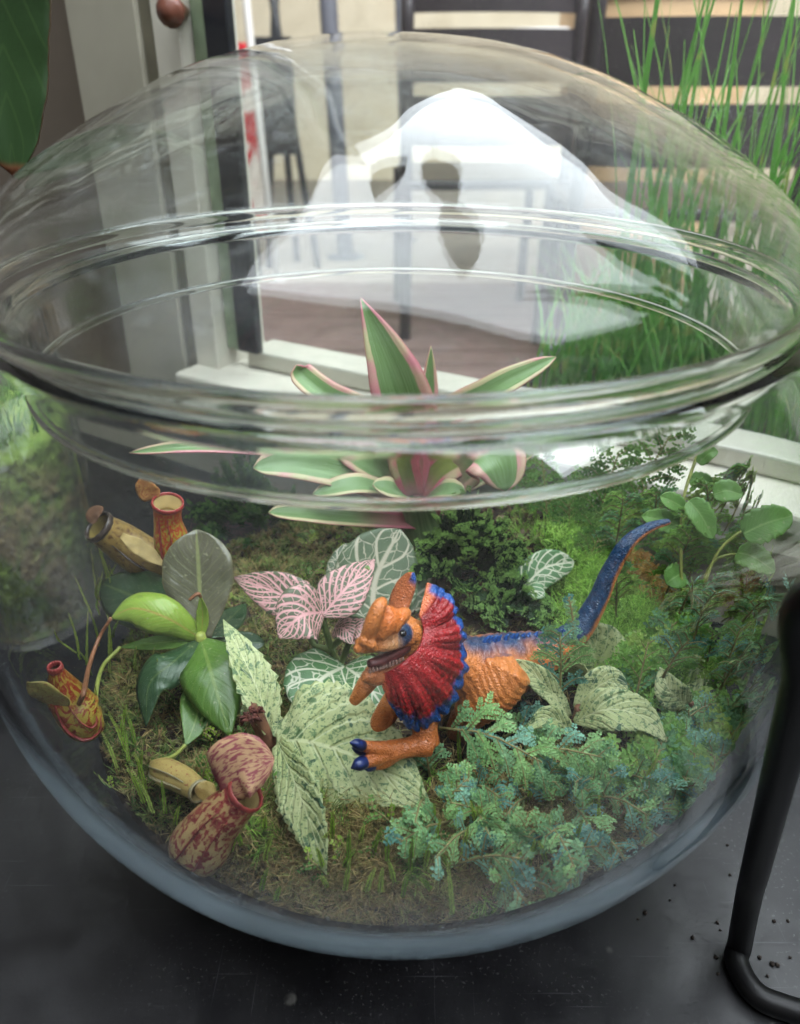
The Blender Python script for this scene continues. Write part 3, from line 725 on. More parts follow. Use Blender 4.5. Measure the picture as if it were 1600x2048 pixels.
c1 = pitcher(nep, [Z(182, 1432, .138), Z(158, 1448, .138), Z(126, 1410, .150), Z(103, 1344, .172)], [26, 50, 46, 12], pc_, lip_red, throat_y,
        [Z(116, 1420, .158), Z(86, 1398, .172), Z(46, 1372, .184)], 60, pit_mat('lid_yellow_red', lin(170, 158, 88), lin(150, 70, 50), .62, 7, 0), .0016)
pitcher(nep, [Z(352, 1742, .112), Z(388, 1712, .123), Z(432, 1650, .140), Z(490, 1592, .156)], [26, 60, 50, 36], pd_, lip_red, throat_y,
        [Z(434, 1568, .160), Z(482, 1534, .169), Z(548, 1522, .170)], 128, lid_pink, .0013, ln=(.1, -.75, .75))
pitcher(nep, [Z(303, 1540, .126), Z(325, 1552, .130), Z(362, 1568, .133), Z(396, 1590, .136)], [12, 28, 27, 21], pe, plain('lip_grey', lin(150, 140, 110), .3), throat_y,
        [Z(398, 1604, .136), Z(412, 1588, .139), Z(424, 1574, .140)], 46, pe, .0009)
add_tube(nep, [Z(218, 1242, .166), Yp(192, 1285, -.045), Yp(172, 1340, -.066), Z(162, 1392, .164), Z(150, 1418, .152)], [.0010, .0011, .0013, .0014, .0013], tendril_m, 'tendril', 24, 9)
add_tube(nep, [Z(236, 1302, .140), Yp(200, 1340, -.048), Z(186, 1390, .146), Z(184, 1432, .140)], [.0011, .0012, .0013, .0014], tendril_g, 'tendril', 20, 8)
add_tube(nep, [Z(459, 1478, .134), Z(462, 1500, .136), Z(450, 1540, .150), Z(441, 1562, .160)], [.0011, .0011, .0013, .0016], tendril_g, 'tendril', 16, 8)
add_tube(nep, [Z(368, 1498, .130), Z(345, 1520, .127), Z(320, 1530, .126), Z(304, 1540, .126)], [.0010, .0010, .0012, .0016], tendril_g, 'tendril', 16, 8)
# torn strip down the side of the withered pitcher
add_leaf(nep, [Z(240, 1075, .1885), Z(285, 1105, .182), Z(332, 1140, .172)], 34, plain('dry_pitcher_skin', lin(148, 128, 78), .7, 120, .25), name='dry_strip', prof='lance', fold=.1, wave=.08)

# bromeliad
def brom_mat(name, g0, g1, edge, ew=.62, base=lin(246, 146, 168)):
    m, u, a = uvleaf(name); P = m.pos()
    st = m.n('ShaderNodeMapping', {'Vector': m.n('ShaderNodeTexCoord').outputs['UV'], 'Scale': (1.5, 40, 1)})
    c = m.ramp(m.noise(1, 2, st.outputs[0]), [(.35, g0), (.65, g1)])
    e = m.ma('ADD', a, m.ma('MULTIPLY', m.ma('SUBTRACT', m.noise(60, 3, P), .5), .16))
    c = m.mix(m.step(e, ew, ew+.08), c, m.mix(m.step(m.noise(25, 3, P), .4, .6), edge, lin(214, 206, 160)))
    c = m.mix(m.ma('MULTIPLY', m.step(u, .36, .0), .85), c, base)
    c = m.mix(m.ma('MULTIPLY', m.step(a, .93, .99), .6), c, lin(200, 110, 120))
    m.set(col=c, rough=.32, coat=.1); m.bump(m.noise(1, 2, st.outputs[0]), .2); return m.leafy(c, .25).m
br_a = brom_mat('bromeliad_green', lin(112, 148, 88), lin(146, 176, 120), lin(234, 158, 168), .60)
br_b = brom_mat('bromeliad_pink', lin(132, 146, 70), lin(160, 168, 90), lin(240, 120, 150), .42)
bb = W(848, 1075, Y=.105); bz = gz(bb.x, .105)
brom = empty('bromeliad', (bb.x, .105, bz), 'bromeliad rosette with green leaves edged in cream and pink', 'bromeliad')
v, f, u = tube([(bb.x, .105, bz-.01), (bb.x, .104, bb.z+.005), tuple(W(835, 1000, Y=.100))], [.011, .0155, .012], 10, 16); mesh('leaf_cup', v, f, br_a, brom, uv=u)
BC = lambda x=830, y=990, Y_=.098: Yp(x, y, Y_)
for L, w, mt, kw in [
  ([BC(828, 990), Yp(815, 850, .085), Yp(785, 740, .078), Yp(722, 596, .082)], 128, br_a, dict(prof='lance', normal=(.1, -1, .2), fold=.28)),
  ([BC(842, 985), Yp(852, 810, .110), Yp(862, 692, .112)], 46, br_a, dict(prof='lance', normal=(.5, -1, .1), fold=.4)),
  ([BC(850, 985), Yp(880, 850, .095), Yp(985, 780, .085), Yp(1112, 714, .090)], 62, br_a, dict(prof='strap', normal=(-.3, -.8, .6), fold=.35)),
  ([BC(815, 985), Yp(735, 840, .105), Yp(650, 790, .105), Yp(600, 748, .11), Yp(592, 730, .108)], 60, br_a, dict(prof='strap', normal=(.3, -.8, .6), fold=.4)),
  ([BC(810, 980), Yp(640, 915, .090), Yp(420, 896, .070), Yp(256, 908, .06)], 36, br_a, dict(prof='strap', normal=(0, -.6, .8), fold=.45)),
  ([BC(805, 995), Yp(690, 950, .080), Yp(580, 930, .068), Yp(506, 938, .06)], 74, br_a, dict(prof='strap', normal=(-.1, -.75, .7), fold=.35)),
  ([BC(815, 1000), Yp(720, 972, .070), Yp(624, 992, .062)], 52, br_a, dict(prof='strap', normal=(0, -.5, .9), fold=.25)),
  ([Yp(835, 1050, .098), Yp(700, 1040, .075), Yp(600, 1030, .066), Yp(536, 1028, .062)], 50, br_a, dict(prof='strap', normal=(0, -.5, .9), fold=.4)),
  ([BC(818, 990), Yp(745, 930, .090), Yp(655, 880, .085)], 72, br_a, dict(prof='strap', normal=(.2, -.9, .5), fold=.3)),
  ([BC(826, 992), Yp(808, 930, .080), Yp(795, 860, .078)], 62, br_b, dict(prof='strap', normal=(0, -1, .2), fold=.3)),
  ([BC(840, 992), Yp(895, 930, .088), Yp(1010, 888, .085)], 78, br_b, dict(prof='strap', normal=(-.35, -.9, .5), fold=.35)),
  ([BC(860, 995), Yp(925, 930, .080), Yp(965, 898, .066), Yp(1000, 930, .052), Yp(1012, 985, .046)], 128, br_a, dict(prof='strap', normal=(-.2, -.8, .8), fold=.1, wave=.02)),
  ([BC(858, 1000), Yp(940, 965, .095), Yp(1072, 905, .098)], 44, br_a, dict(prof='strap', normal=(-.2, -.7, .7), fold=.3)),
  ([BC(826, 1010), Yp(795, 985, .072), Yp(745, 972, .064)], 56, br_a, dict(prof='strap', normal=(0, -.5, .9), fold=.2)),
  ([BC(836, 1012), Yp(880, 985, .072), Yp(930, 984, .062)], 56, br_a, dict(prof='strap', normal=(0, -.5, .9), fold=.2)),
  ([BC(846, 990), Yp(870, 870, .12), Yp(905, 800, .135)], 52, br_a, dict(prof='strap', normal=(-.2, -1, .2), fold=.3))]:
    add_leaf(brom, L, w, mt, thick=.0007, **kw)

# ------------------------------------------------------------------ variegated plants
vg, vu, va = uvleaf('cream_green_mottled_leaf'); P = vg.pos()
c = vg.ramp(vg.noise(40, 3, P), [(.35, lin(184, 194, 134)), (.65, lin(208, 214, 162))])
n1 = vg.noise(190, 4, P, .4, .7); n2 = vg.noise(520, 3, P, .2, .7)
gs = vg.ma('MAXIMUM', vg.step(n1, .56, .62), vg.ma('MULTIPLY', vg.step(n2, .53, .60), .9))
c = vg.mix(gs, c, vg.mix(vg.noise(90, 2, P), lin(84, 118, 78), lin(128, 154, 104)))
big = vg.step(vg.noise(75, 3, P, 1.5, .6), .60, .64)
c = vg.mix(vg.ma('MULTIPLY', big, vg.step(vg.noise(45, 2, P), .48, .56)), c, lin(72, 104, 76))
c = vg.mix(vg.ma('MULTIPLY', herring(vg, vu, va, 7, .40, .07), .55), c, lin(226, 230, 188))
c = vg.mix(vg.ma('MULTIPLY', vg.step(va, .045, .015), .8), c, lin(222, 226, 178))
vg.set(col=c, rough=.5); vg.bump(vg.ma('ADD', vg.ma('MULTIPLY', herring(vg, vu, va, 7, .35, .22), -.6), vg.noise(140, 3, P)), .6, .002)
vg.leafy(c, .32); vmat = vg.m
woody = plain('brown_woody_stem', lin(112, 74, 52), .8, 150, .5, .8)
def vplant(px, py, label, leaves, stem, sr):
    b = G(px, py); o = empty('variegated_plant', tuple(b), label, 'plant')
    for L, w, kw in leaves: add_leaf(o, L, w, vmat, thick=.0005, **kw)
    add_tube(o, stem, sr, woody, 'stem', 16, 9)
    return o
vp = vplant(545, 1520, 'cream and green mottled plant with a withered brown stem tip in front of the dinosaur', [
  ([Z(540, 1470, .135), Z(520, 1400, .150), Z(490, 1330, .162), Z(446, 1244, .174)], 92, dict(prof='lance', normal=(.5, -.6, .6), fold=.30, serr=.16, ns=9, wave=.02, nu=46)),
  ([Z(552, 1488, .134), Z(620, 1490, .138), Z(730, 1528, .134), Z(862, 1622, .126)], 276, dict(prof='ovate', normal=(.0, -.62, .8), fold=.12, bend=.12, serr=.09, ns=18, wave=.035, nw=4, nu=72, nv=17, quilt=.010)),
  ([Z(556, 1492, .137), Z(590, 1570, .140), Z(620, 1650, .134), Z(652, 1756, .122)], 112, dict(prof='lance', normal=(-.45, -.5, .75), fold=.22, serr=.15, ns=11, nu=56, wave=.02)),
  ([Z(520, 1440, .138), Z(495, 1432, .142), Z(486, 1410, .146)], 30, dict(prof='ovate', wave=.1)),
  ([Z(548, 1480, .134), Z(555, 1450, .139), Z(548, 1430, .143)], 30, dict(prof='ovate', serr=.3, ns=4))],
  [Z(545, 1525, .115), Z(535, 1490, .128), Z(512, 1440, .143), Z(500, 1415, .150)], [.0045, .0045, .0042, .0024])
bag = Bag()
for i in range(34):                                                  # shrivelled tip
    a = W(505+random.uniform(-14, 14), 1425+random.uniform(-14, 22), z=.150); d = Vector((random.uniform(-1, 1), random.uniform(-.6, .6), random.uniform(-.6, .8)))*.005
    v, f, u = tube([a, a+d*.6, a+d+Vector((0, 0, -.002))], [.0007, .0009, .0003], 6, 4); bag.add(v, f, u)
bag.build('withered_tip', plain('withered_brown', lin(88, 44, 34), .8, 400, .5), vp)
vplant(1160, 1480, 'cream and green mottled plant with drooping leaves behind the dinosaur leg', [
  ([Z(1150, 1450, .138), Z(1215, 1425, .150), Z(1285, 1440, .148), Z(1338, 1492, .140)], 92, dict(prof='ovate', normal=(.1, -.55, .8), fold=.15, serr=.07, ns=14, nu=50, wave=.03)),
  ([Z(1195, 1450, .138), Yp(1200, 1370, -.045), Yp(1185, 1300, -.035), Yp(1160, 1255, -.03)], 150, dict(prof='round', normal=(-.1, -.9, .4), fold=.12, wave=.03)),
  ([Z(1130, 1420, .140), Z(1075, 1360, .158), Z(1012, 1322, .168)], 50, dict(prof='lance', normal=(-.1, -.7, .7), fold=.25, wave=.03)),
  ([Z(1145, 1470, .132), Z(1100, 1440, .142), Z(1052, 1462, .140)], 48, dict(prof='lance', normal=(.1, -.7, .7), fold=.3, wave=.06)),
  ([Z(1140, 1440, .136), Z(1105, 1395, .148), Z(1070, 1375, .152)], 40, dict(prof='lance', fold=.25)),
  ([Z(1150, 1420, .140), Z(1215, 1370, .152), Z(1260, 1400, .150)], 70, dict(prof='ovate', normal=(0, -.7, .7), fold=.15, wave=.03))],
  [Z(1160, 1490, .115), Z(1155, 1460, .130), Z(1160, 1420, .145)], [.003, .003, .0024])
vplant(1385, 1430, 'cream and green mottled upright leaves by the right wall of the bowl', [
  ([Z(1390, 1430, .140), Yp(1365, 1320, -.01), Yp(1370, 1230, 0), Yp(1395, 1172, .004)], 134, dict(prof='ovate', normal=(-.2, -1, .3), fold=.16, wave=.03)),
  ([Z(1385, 1420, .140), Z(1345, 1390, .152), Z(1322, 1340, .160)], 66, dict(prof='ovate', normal=(-.2, -.9, .4), fold=.2)),
  ([Z(1400, 1420, .140), Yp(1440, 1330, -.015), Yp(1450, 1270, -.01)], 80, dict(prof='ovate', normal=(.1, -1, .3), fold=.15))],
  [Z(1388, 1450, .114), Z(1388, 1435, .130), Z(1386, 1415, .142)], [.0026, .0024, .002])

# ------------------------------------------------------------------ nerve plants
def nerve_mat(name, dark, vein, nside, wside, fine, fw):
    m, u, a = uvleaf(name); P = m.pos()
    c = m.ramp(m.noise(70, 3, P), [(.3, dark), (.7, tuple(x*1.35 for x in dark[:3])+(1,))])
    h = herring(m, u, a, nside, .42, wside); mid = m.step(a, .09, .03)
    vo = m.step(m.n('ShaderNodeTexVoronoi', {'Scale': fine, 'Vector': m.n('ShaderNodeVectorMath', {0: P, 1: m.n('ShaderNodeVectorMath', {0: m.n('ShaderNodeTexNoise', {'Scale': 90.0, 'Vector': P}).outputs['Color'], 1: (.010, .010, .010)}, operation='MULTIPLY').outputs[0]}).outputs[0]}, feature='DISTANCE_TO_EDGE').outputs['Distance'], fw, fw*.4)
    k = m.ma('MAXIMUM', m.ma('MAXIMUM', h, mid), m.ma('MULTIPLY', vo, .8)); k = m.ma('MULTIPLY', k, m.step(a, 1.0, .93))
    c = m.mix(k, c, vein); m.set(col=c, rough=.45); m.bump(m.ma('MULTIPLY', k, -1.0), .3, .0008); return m.leafy(c, .2).m
nv_pink = nerve_mat('pink_veined_leaf', lin(84, 90, 68), lin(214, 160, 160), 8, .26, 240, .085)
nv_white = nerve_mat('white_veined_leaf', lin(74, 112, 68), lin(206, 206, 182), 5, .13, 120, .045)
nv_grey = nerve_mat('grey_veined_leaf', lin(84, 100, 74), lin(188, 182, 160), 4, .11, 95, .040)
gstem = plain('fleshy_green_stem', lin(96, 116, 62), .5, 80, .2)
def nplant(px, py, label, leaves, mat, stems, sr=.0019):
    b = G(px, py); o = empty('nerve_plant', tuple(b), label, 'nerve plant')
    for L, w, kw in leaves: add_leaf(o, L, w, mat, thick=.0005, **{**dict(prof='round', nu=26, nv=11, bend=.08, fold=.16, quilt=.008), **kw})
    for s in stems: add_tube(o, s, [sr]*len(s), gstem, 'stem', 14, 9)
nplant(668, 1345, 'nerve plant with pink veined leaves left of the dinosaur head', [
  ([Z(640, 1232, .165), Z(556, 1190, .174), Z(466, 1158, .174)], 92, dict(normal=(-.1, -.7, .7), prof='ovate')),
  ([Z(646, 1228, .169), Z(602, 1236, .174), Z(556, 1280, .166)], 128, dict(normal=(-.1, -.8, .6), prof='ovate')),
  ([Z(644, 1236, .168), Z(690, 1182, .178), Z(750, 1122, .184)], 100, dict(normal=(-.1, -.85, .5), prof='ovate')),
  ([Z(668, 1262, .150), Z(690, 1262, .155), Z(712, 1292, .150)], 52, dict()),
  ([Z(690, 1276, .148), Z(715, 1262, .156), Z(745, 1272, .155)], 48, dict()),
  ([Z(650, 1232, .165), Z(668, 1216, .170), Z(684, 1205, .172)], 34, dict()),
  ([Z(620, 1230, .155), Z(600, 1190, .160), Z(610, 1165, .160)], 50, dict())], nv_pink,
  [[Z(675, 1350, .118), Z(660, 1295, .140), Z(644, 1236, .167)], [Z(662, 1300, .138), Z(690, 1276, .148)], [Z(676, 1345, .120), Z(690, 1310, .130), Z(702, 1280, .145)], [Z(660, 1305, .136), Z(625, 1290, .142), Z(618, 1232, .155)]])
nplant(685, 1360, 'nerve plant with dark green white veined leaves behind the large mottled leaf', [
  ([Z(690, 1338, .130), Z(640, 1366, .140), Z(596, 1428, .134)], 148, dict(normal=(-.1, -.6, .8), wave=.02)),
  ([Z(690, 1338, .130), Z(730, 1370, .138), Z(770, 1425, .132)], 110, dict(normal=(.1, -.6, .8)))], nv_white,
  [[Z(688, 1360, .116), Z(690, 1340, .130)]], .0016)
nplant(765, 1235, 'nerve plant with large dull leaves and grey white veins behind the dinosaur head', [
  ([Yp(745, 1245, .010), Yp(752, 1160, .028), Yp(800, 1062, .048)], 176, dict(normal=(0, -1, .5))),
  ([Yp(740, 1250, .012), Yp(705, 1170, .03), Yp(690, 1090, .05)], 110, dict(normal=(0, -1, .5))),
  ([Yp(752, 1248, .012), Yp(800, 1190, .03), Yp(850, 1110, .05)], 110, dict(normal=(.2, -1, .5)))], nv_grey,
  [[Yp(748, 1275, .005), Yp(745, 1245, .010)]], .002)
nplant(1045, 1190, 'nerve plant with small white veined leaves at the foot of the tall ferny stems', [
  ([Z(1046, 1182, .140), Z(1090, 1140, .150), Z(1150, 1128, .150)], 74, dict(normal=(.1, -.7, .7))),
  ([Z(1046, 1182, .140), Z(1020, 1130, .150), Z(1000, 1090, .152)], 56, dict(normal=(-.2, -.8, .5))),
  ([Z(1046, 1182, .140), Z(1060, 1180, .146), Z(1090, 1200, .143)], 46, dict())], nv_white, [[Z(1046, 1195, .124), Z(1046, 1182, .140)]], .0015)

# ------------------------------------------------------------------ toy dinosaur
dbase = G(930, 1530)
dino = empty('toy_dinosaur', tuple(dbase), 'orange plastic toy dinosaur with a red and blue neck frill standing among the plants', 'toy')
bg_ = Bag()
def D(L, r, n=18, k=14, sq=1.0): v, f, u = tube([W(a, b, Y=c) for a, b, c in L], r, n, k, sq, hint=(.05, -1, .1)); bg_.add(v, f)
spine = [(838, 1312, -.088), (885, 1322, -.080), (945, 1340, -.072), (1005, 1336, -.064), (1062, 1318, -.054), (1112, 1300, -.046), (1160, 1264, -.040), (1196, 1206, -.034), (1222, 1146, -.030), (1256, 1090, -.026), (1300, 1058, -.022), (1341, 1046, -.020)]
srad = [.0095, .0130, .0170, .0178, .0145, .0098, .0074, .0058, .0050, .0042, .0030, .0018]
D(spine, srad, 60, 20, 1.0)
D([(1010, 1338, -.078), (985, 1385, -.084), (948, 1425, -.086), (928, 1450, -.084)], [.0150, .0138, .0098, .0078])          # near thigh
D([(930, 1445, -.084), (912, 1485, -.078), (920, 1540, -.080)], [.0082, .0066, .0060])
D([(925, 1535, -.080), (890, 1548, -.086)], [.0055, .0040])
D([(1000, 1350, -.055), (985, 1420, -.05), (975, 1480, -.045)], [.012, .009, .006])                                            # far leg
D([(868, 1400, -.094), (850, 1450, -.106), (856, 1496, -.112)], [.0085, .0066, .0062])
D([(858, 1492, -.112), (815, 1500, -.115), (776, 1508, -.118)], [.0064, .0050, .0056])
D([(782, 1503, -.118), (748, 1500, -.121), (720, 1494, -.123)], [.0042, .0034, .0024])
D([(782, 1510, -.118), (750, 1522, -.123), (722, 1532, -.127)], [.0044, .0036, .0028])
D([(790, 1512, -.118), (765, 1530, -.121), (742, 1538, -.124)], [.0040, .0034, .0022])
D([(815, 1375, -.092), (780, 1420, -.096), (757, 1465, -.098), (756, 1512, -.096)], [.0075, .0062, .0056, .0044])
D([(760, 1335, -.105), (728, 1378, -.110), (706, 1408, -.112)], [.0052, .0042, .0026])
D([(875, 1322, -.082), (840, 1292, -.090), (812, 1275, -.095)], [.0125, .0108, .0095])                                        # neck
D([(820, 1264, -.094), (784, 1270, -.103), (748, 1284, -.112), (722, 1294, -.119)], [.0070, .0066, .0050, .0034], 18, 14, 1.15)   # skull
D([(730, 1282, -.119), (744, 1250, -.119), (758, 1216, -.116), (768, 1203, -.112)], [.0026, .0036, .0034, .0022])                # crest ridges
D([(748, 1284, -.115), (778, 1256, -.113), (804, 1234, -.107), (814, 1226, -.103)], [.0026, .0036, .0036, .0024])
D([(750, 1266, -.115), (770, 1244, -.112), (786, 1232, -.107)], [.0056, .0062, .0046])
D([(752, 1246, -.116), (790, 1250, -.110)], [.0046, .0050])
D([(768, 1226, -.112), (800, 1240, -.106)], [.0036, .0040])
D([(742, 1292, -.117), (775, 1290, -.113), (806, 1284, -.104)], [.0030, .0034, .0030])                                           # upper lip
D([(826, 1300, -.095), (794, 1334, -.106), (756, 1357, -.115), (732, 1353, -.120)], [.0050, .0048, .0046, .0036], 18, 12, .75)    # jaw
for a, b, r in ((727, 1284, .0024), (743, 1291, .0025), (717, 1299, .0024)): bg_.add(*ball(W(a, b, Y=-.1215), r))
tmp = bg_.build('tmp', soil_m.m); tmp.modifiers.clear()
rm = tmp.modifiers.new('r', 'REMESH'); rm.mode = 'VOXEL'; rm.voxel_size = .00075
sm_ = tmp.modifiers.new('s', 'SMOOTH'); sm_.factor = .5; sm_.iterations = 4
dg = bpy.context.evaluated_depsgraph_get(); ev = tmp.evaluated_get(dg); em = ev.to_mesh()
nvx = len(em.vertices); dv = np.empty(nvx*3); em.vertices.foreach_get('co', dv); dv = dv.reshape(-1, 3)
nn = np.empty(nvx*3); em.vertices.foreach_get('normal', nn); nn = nn.reshape(-1, 3)
dfc = [tuple(p.vertices) for p in em.polygons]; ev.to_mesh_clear(); bpy.data.objects.remove(tmp)
SC = curve([W(*p[:2], Y=p[2]) for p in spine], 120); SR = curve([(r,) for r in srad], 120)[:, 0]
idx = np.argmin(((dv[:, None, :]-SC[None])**2).sum(2), 1); rel = dv-SC[idx]; ST = norm(np.gradient(SC, axis=0))
upv = norm(np.cross(np.cross(ST, [0, 0, 1.0]), ST)); upv = norm(upv + np.array([-.35, 0, .0])*(np.arange(120)/119)[:, None])
hgt = (rel*upv[idx]).sum(1)/SR[idx]; dist = np.linalg.norm(rel, axis=1)/SR[idx]
def sm(a, b, x): t = np.clip((x-a)/(b-a), 0, 1); return t*t*(3-2*t)
orange = np.array(lin(206, 122, 58)[:3]); blue = np.array(lin(3, 58, 98)[:3]); dkor = np.array(lin(170, 86, 40)[:3]); pale = np.array(lin(222, 168, 122)[:3])
jit = np.array([noise.noise(Vector(p)*160) for p in dv])
tailf = idx/119.0
lo_ = .62 - .80*sm(.42, .58, tailf)
mb = sm(lo_, lo_+.42, hgt+.12*jit)*(dist < 1.12+.5*(tailf > .5))*(idx > 8)
colr = orange[None]*(1-mb[:, None]) + blue[None]*mb[:, None]
mb2 = (sm(.118, .135, dv[:, 2])*0+1)
limb = sm(1.15, 1.6, dist)[:, None]*(dv[:, 2] < .155)[:, None]
colr = colr*(1-limb*.6) + dkor[None]*limb*.6
eye = np.array(W(806, 1268, Y=-.108)); de = np.linalg.norm(dv-eye, axis=1)
m_ = (sm(.0095, .0070, de)*(dv[:, 0] > eye[0]-.0022))[:, None]; colr = colr*(1-m_) + blue[None]*m_
jawp = np.array(W(765, 1340, Y=-.112)); m_ = (sm(.016, .008, np.linalg.norm(dv-jawp, axis=1))*.55)[:, None]; colr = colr*(1-m_) + np.array(lin(176, 104, 74)[:3])[None]*m_
lip = np.array(W(775, 1297, Y=-.112)); m_ = (sm(.010, .005, np.linalg.norm(dv-lip, axis=1))*.6)[:, None]; colr = colr*(1-m_) + pale[None]*m_
crest = np.array(W(780, 1228, Y=-.112)); m_ = (sm(.013, .005, np.linalg.norm(dv-crest, axis=1))*.6)[:, None]; colr = colr*(1-m_) + np.array(lin(214, 106, 40)[:3])[None]*m_
# moulded wrinkles across the flank
wr = np.array([math.sin(p[0]*1500 + 900*p[2] + 5*noise.noise(Vector(p)*90)) for p in dv])*sm(.05, .2, tailf)*(1-sm(.45, .6, tailf))*(dist < 1.7)
dv = dv + nn*(wr*.00034 + jit*.00018)[:, None]
dm_ = Mat('painted_toy_rubber'); cc = dm_.n('ShaderNodeVertexColor', layer_name='Col').outputs[0]; P = dm_.pos()
cc = dm_.mix(dm_.ma('MULTIPLY', dm_.step(dm_.noise(500, 3, P), .45, .65), .30), cc, dm_.mix(.55, cc, lin(96, 52, 30)))
dm_.set(col=cc, rough=.33, spec=.55)
vb = dm_.n('ShaderNodeTexVoronoi', {'Scale': 620, 'Vector': P}, feature='DISTANCE_TO_EDGE').outputs['Distance']
dm_.bump(dm_.ma('ADD', dm_.ma('MULTIPLY', vb, 1.2), dm_.noise(320, 3, P)), .75, .0009)
toy_m = dm_.m
mesh('body', dv, dfc, toy_m, dino, col=colr)
def fr_edge(L, n): return curve([W(a, b, Y=c) for a, b, c in L], n)
nS, nR = 150, 30
inner = fr_edge([(838, 1232, -.094), (846, 1262, -.098), (838, 1296, -.106), (815, 1320, -.113), (788, 1340, -.116), (762, 1350, -.114)], nS)
outer = fr_edge([(854, 1168, -.082), (884, 1186, -.080), (904, 1222, -.082), (917, 1265, -.085), (923, 1318, -.089), (914, 1372, -.096), (890, 1416, -.104), (858, 1442, -.110), (826, 1454, -.113), (800, 1434, -.115), (768, 1360, -.114)], nS)
s = np.linspace(0, 1, nS); tR = np.linspace(0, 1, nR)
FV, FC, FU = [], [], []
red_c = np.array(lin(150, 6, 18)[:3]); fb = np.array(lin(2, 74, 152)[:3]); fo = np.array(lin(206, 108, 62)[:3])
for i in range(nS):
    d = outer[i]-inner[i]; L_ = np.linalg.norm(d); tdir = outer[min(i+1, nS-1)]-outer[max(i-1, 0)]
    nrm_ = norm(np.cross(tdir, d)); nrm_ = nrm_ if nrm_[1] < 0 else -nrm_
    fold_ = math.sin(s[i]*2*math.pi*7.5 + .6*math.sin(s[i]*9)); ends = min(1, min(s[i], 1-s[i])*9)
    sc_l = abs(math.sin(s[i]*math.pi*17))
    for t in tR:
        e = sst(.80, 1.0, t); jj = noise.noise(Vector((s[i]*40, t*14, 0)))
        p = inner[i] + d*t*(1 + .045*e*sc_l*ends) + nrm_*(.0050*math.sin(t*math.pi*.9) + (.0013*fold_*sst(.05, .5, t)*(1-.4*e) + .0005*math.sin(s[i]*2*math.pi*26)*sst(.15, .5, t) +   .0010*e*math.sin(s[i]*math.pi*34+t*12) + .00055*math.sin(t*60+3*fold_)*sst(.3, .6, t)))*ends
        k = sst(.75, .82, t + .06*jj - .03*sc_l)*1.0
        if s[i] > .6: k = max(k, sst(.60, .72, t+.05*jj)*sst(.72, .82, s[i])*sst(.99, .94, s[i]))
        if s[i] < .10: k = sst(.62, .8, t)*sst(.0, .03, s[i])
        o_ = max(sst(.07, .02, s[i]), sst(.90, .97, s[i])*sst(1, .4, t))
        c_ = red_c*(1-k)+fb*k; c_ = c_*(1-o_*(1-k))+fo*o_*(1-k)
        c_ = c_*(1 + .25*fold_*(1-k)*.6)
        FV.append(p); FC.append(np.clip(c_, 0, 1)); FU.append((s[i], t))
FF = [(i*nR+j, i*nR+j+1, (i+1)*nR+j+1, (i+1)*nR+j) for i in range(nS-1) for j in range(nR-1)]
tag(mesh('neck_frill', np.array(FV), FF, toy_m, dino, uv=FU, col=np.array(FC), solid=.0016), 'red frill with folded ribs and a scalloped blue edge')
v, f, u = leaf([W(790, 1248, Y=-.094), W(800, 1200, Y=-.088), W(826, 1147, Y=-.084)], 46*pxm(W(800, 1200, Y=-.09)), normal=(-.6, -.8, .2), prof='strap', nu=26, nv=7, fold=-.2)
kk = sm(.80, .92, u[:, 0])*(u[:, 1] > .5)
mesh('far_frill', v, f, toy_m, dino, uv=u, col=np.array(lin(186, 104, 60)[:3])[None]*(1-kk[:, None]) + fb[None]*kk[:, None], solid=.0022)
claw_m = plain('blue_black_claw', lin(22, 40, 96), .3, 300, .3)
for a, b, c_, r in (((724, 1496, -.1235), (712, 1491, -.126), (700, 1489, -.127), .0028), ((728, 1528, -.127), (714, 1535, -.130), (702, 1541, -.131), .0034), ((746, 1537, -.124), (736, 1540, -.126), (726, 1541, -.127), .0024), ((728, 1512, -.121), (714, 1505, -.124), (704, 1499, -.125), .0018)):
    v, f, u = tube([W(*a[:2], Y=a[2]), W(*b[:2], Y=b[2]), W(*c_[:2], Y=c_[2])], [r, r*.85, .0004], 10, 10); mesh('claw', v, f, claw_m, dino)
v, f = ball(W(806, 1269, Y=-.1078), .0016, 10, 12); e_ = mesh('eye', v, f, plain('eye_black', lin(14, 18, 30), .12), dino)
v, f = ball(W(804, 1268, Y=-.1094), .0004, 6, 8); mesh('eye_glint', v, f, plain('glint_white', lin(225, 225, 220), .3), e_)  # highlight on the eye modelled as a white bead
spk = plain('blue_spine', lin(8, 70, 140), .35)
for i in range(17):
    k = 22 + int(i*2.6); p = SC[k] + upv[k]*SR[k]*.93 + np.array([0, -.001, 0]); h_ = .0048 - .00012*i
    v, f, u = tube([p, p+upv[k]*h_*.5, p+upv[k]*h_+np.array([.0012, 0, 0])], [.0016, .0012, .0003], 5, 6); mesh('dorsal_spine', v, f, spk, dino)
tooth_m = plain('tooth_grey', lin(168, 132, 122), .35); gum = plain('mouth_flesh', lin(84, 30, 30), .4)
v, f, u = tube([W(816, 1297, Y=-.102), W(786, 1314, Y=-.110), W(752, 1328, Y=-.117), W(738, 1328, Y=-.119)], [.0020, .0028, .0028, .0018], 14, 10); mesh('tongue', v, f, gum, dino)
for i in range(11):
    t = i/10; q = W(806-66*t, 1322+21*t, Y=-.1110-.0105*t)
    v, f, u = tube([q-Vector((0, 0, .0012)), q+Vector((0, -.0002, .0013))], [.0008, .0003], 4, 6); mesh('tooth', v, f, tooth_m, dino)
for i in range(9):
    t = i/8; q = W(796-64*t, 1301+6*t, Y=-.1135-.0095*t)
    v, f, u = tube([q+Vector((0, 0, .0012)), q-Vector((0, 0, .0008))], [.0006, .0002], 4, 6); mesh('tooth', v, f, tooth_m, dino)

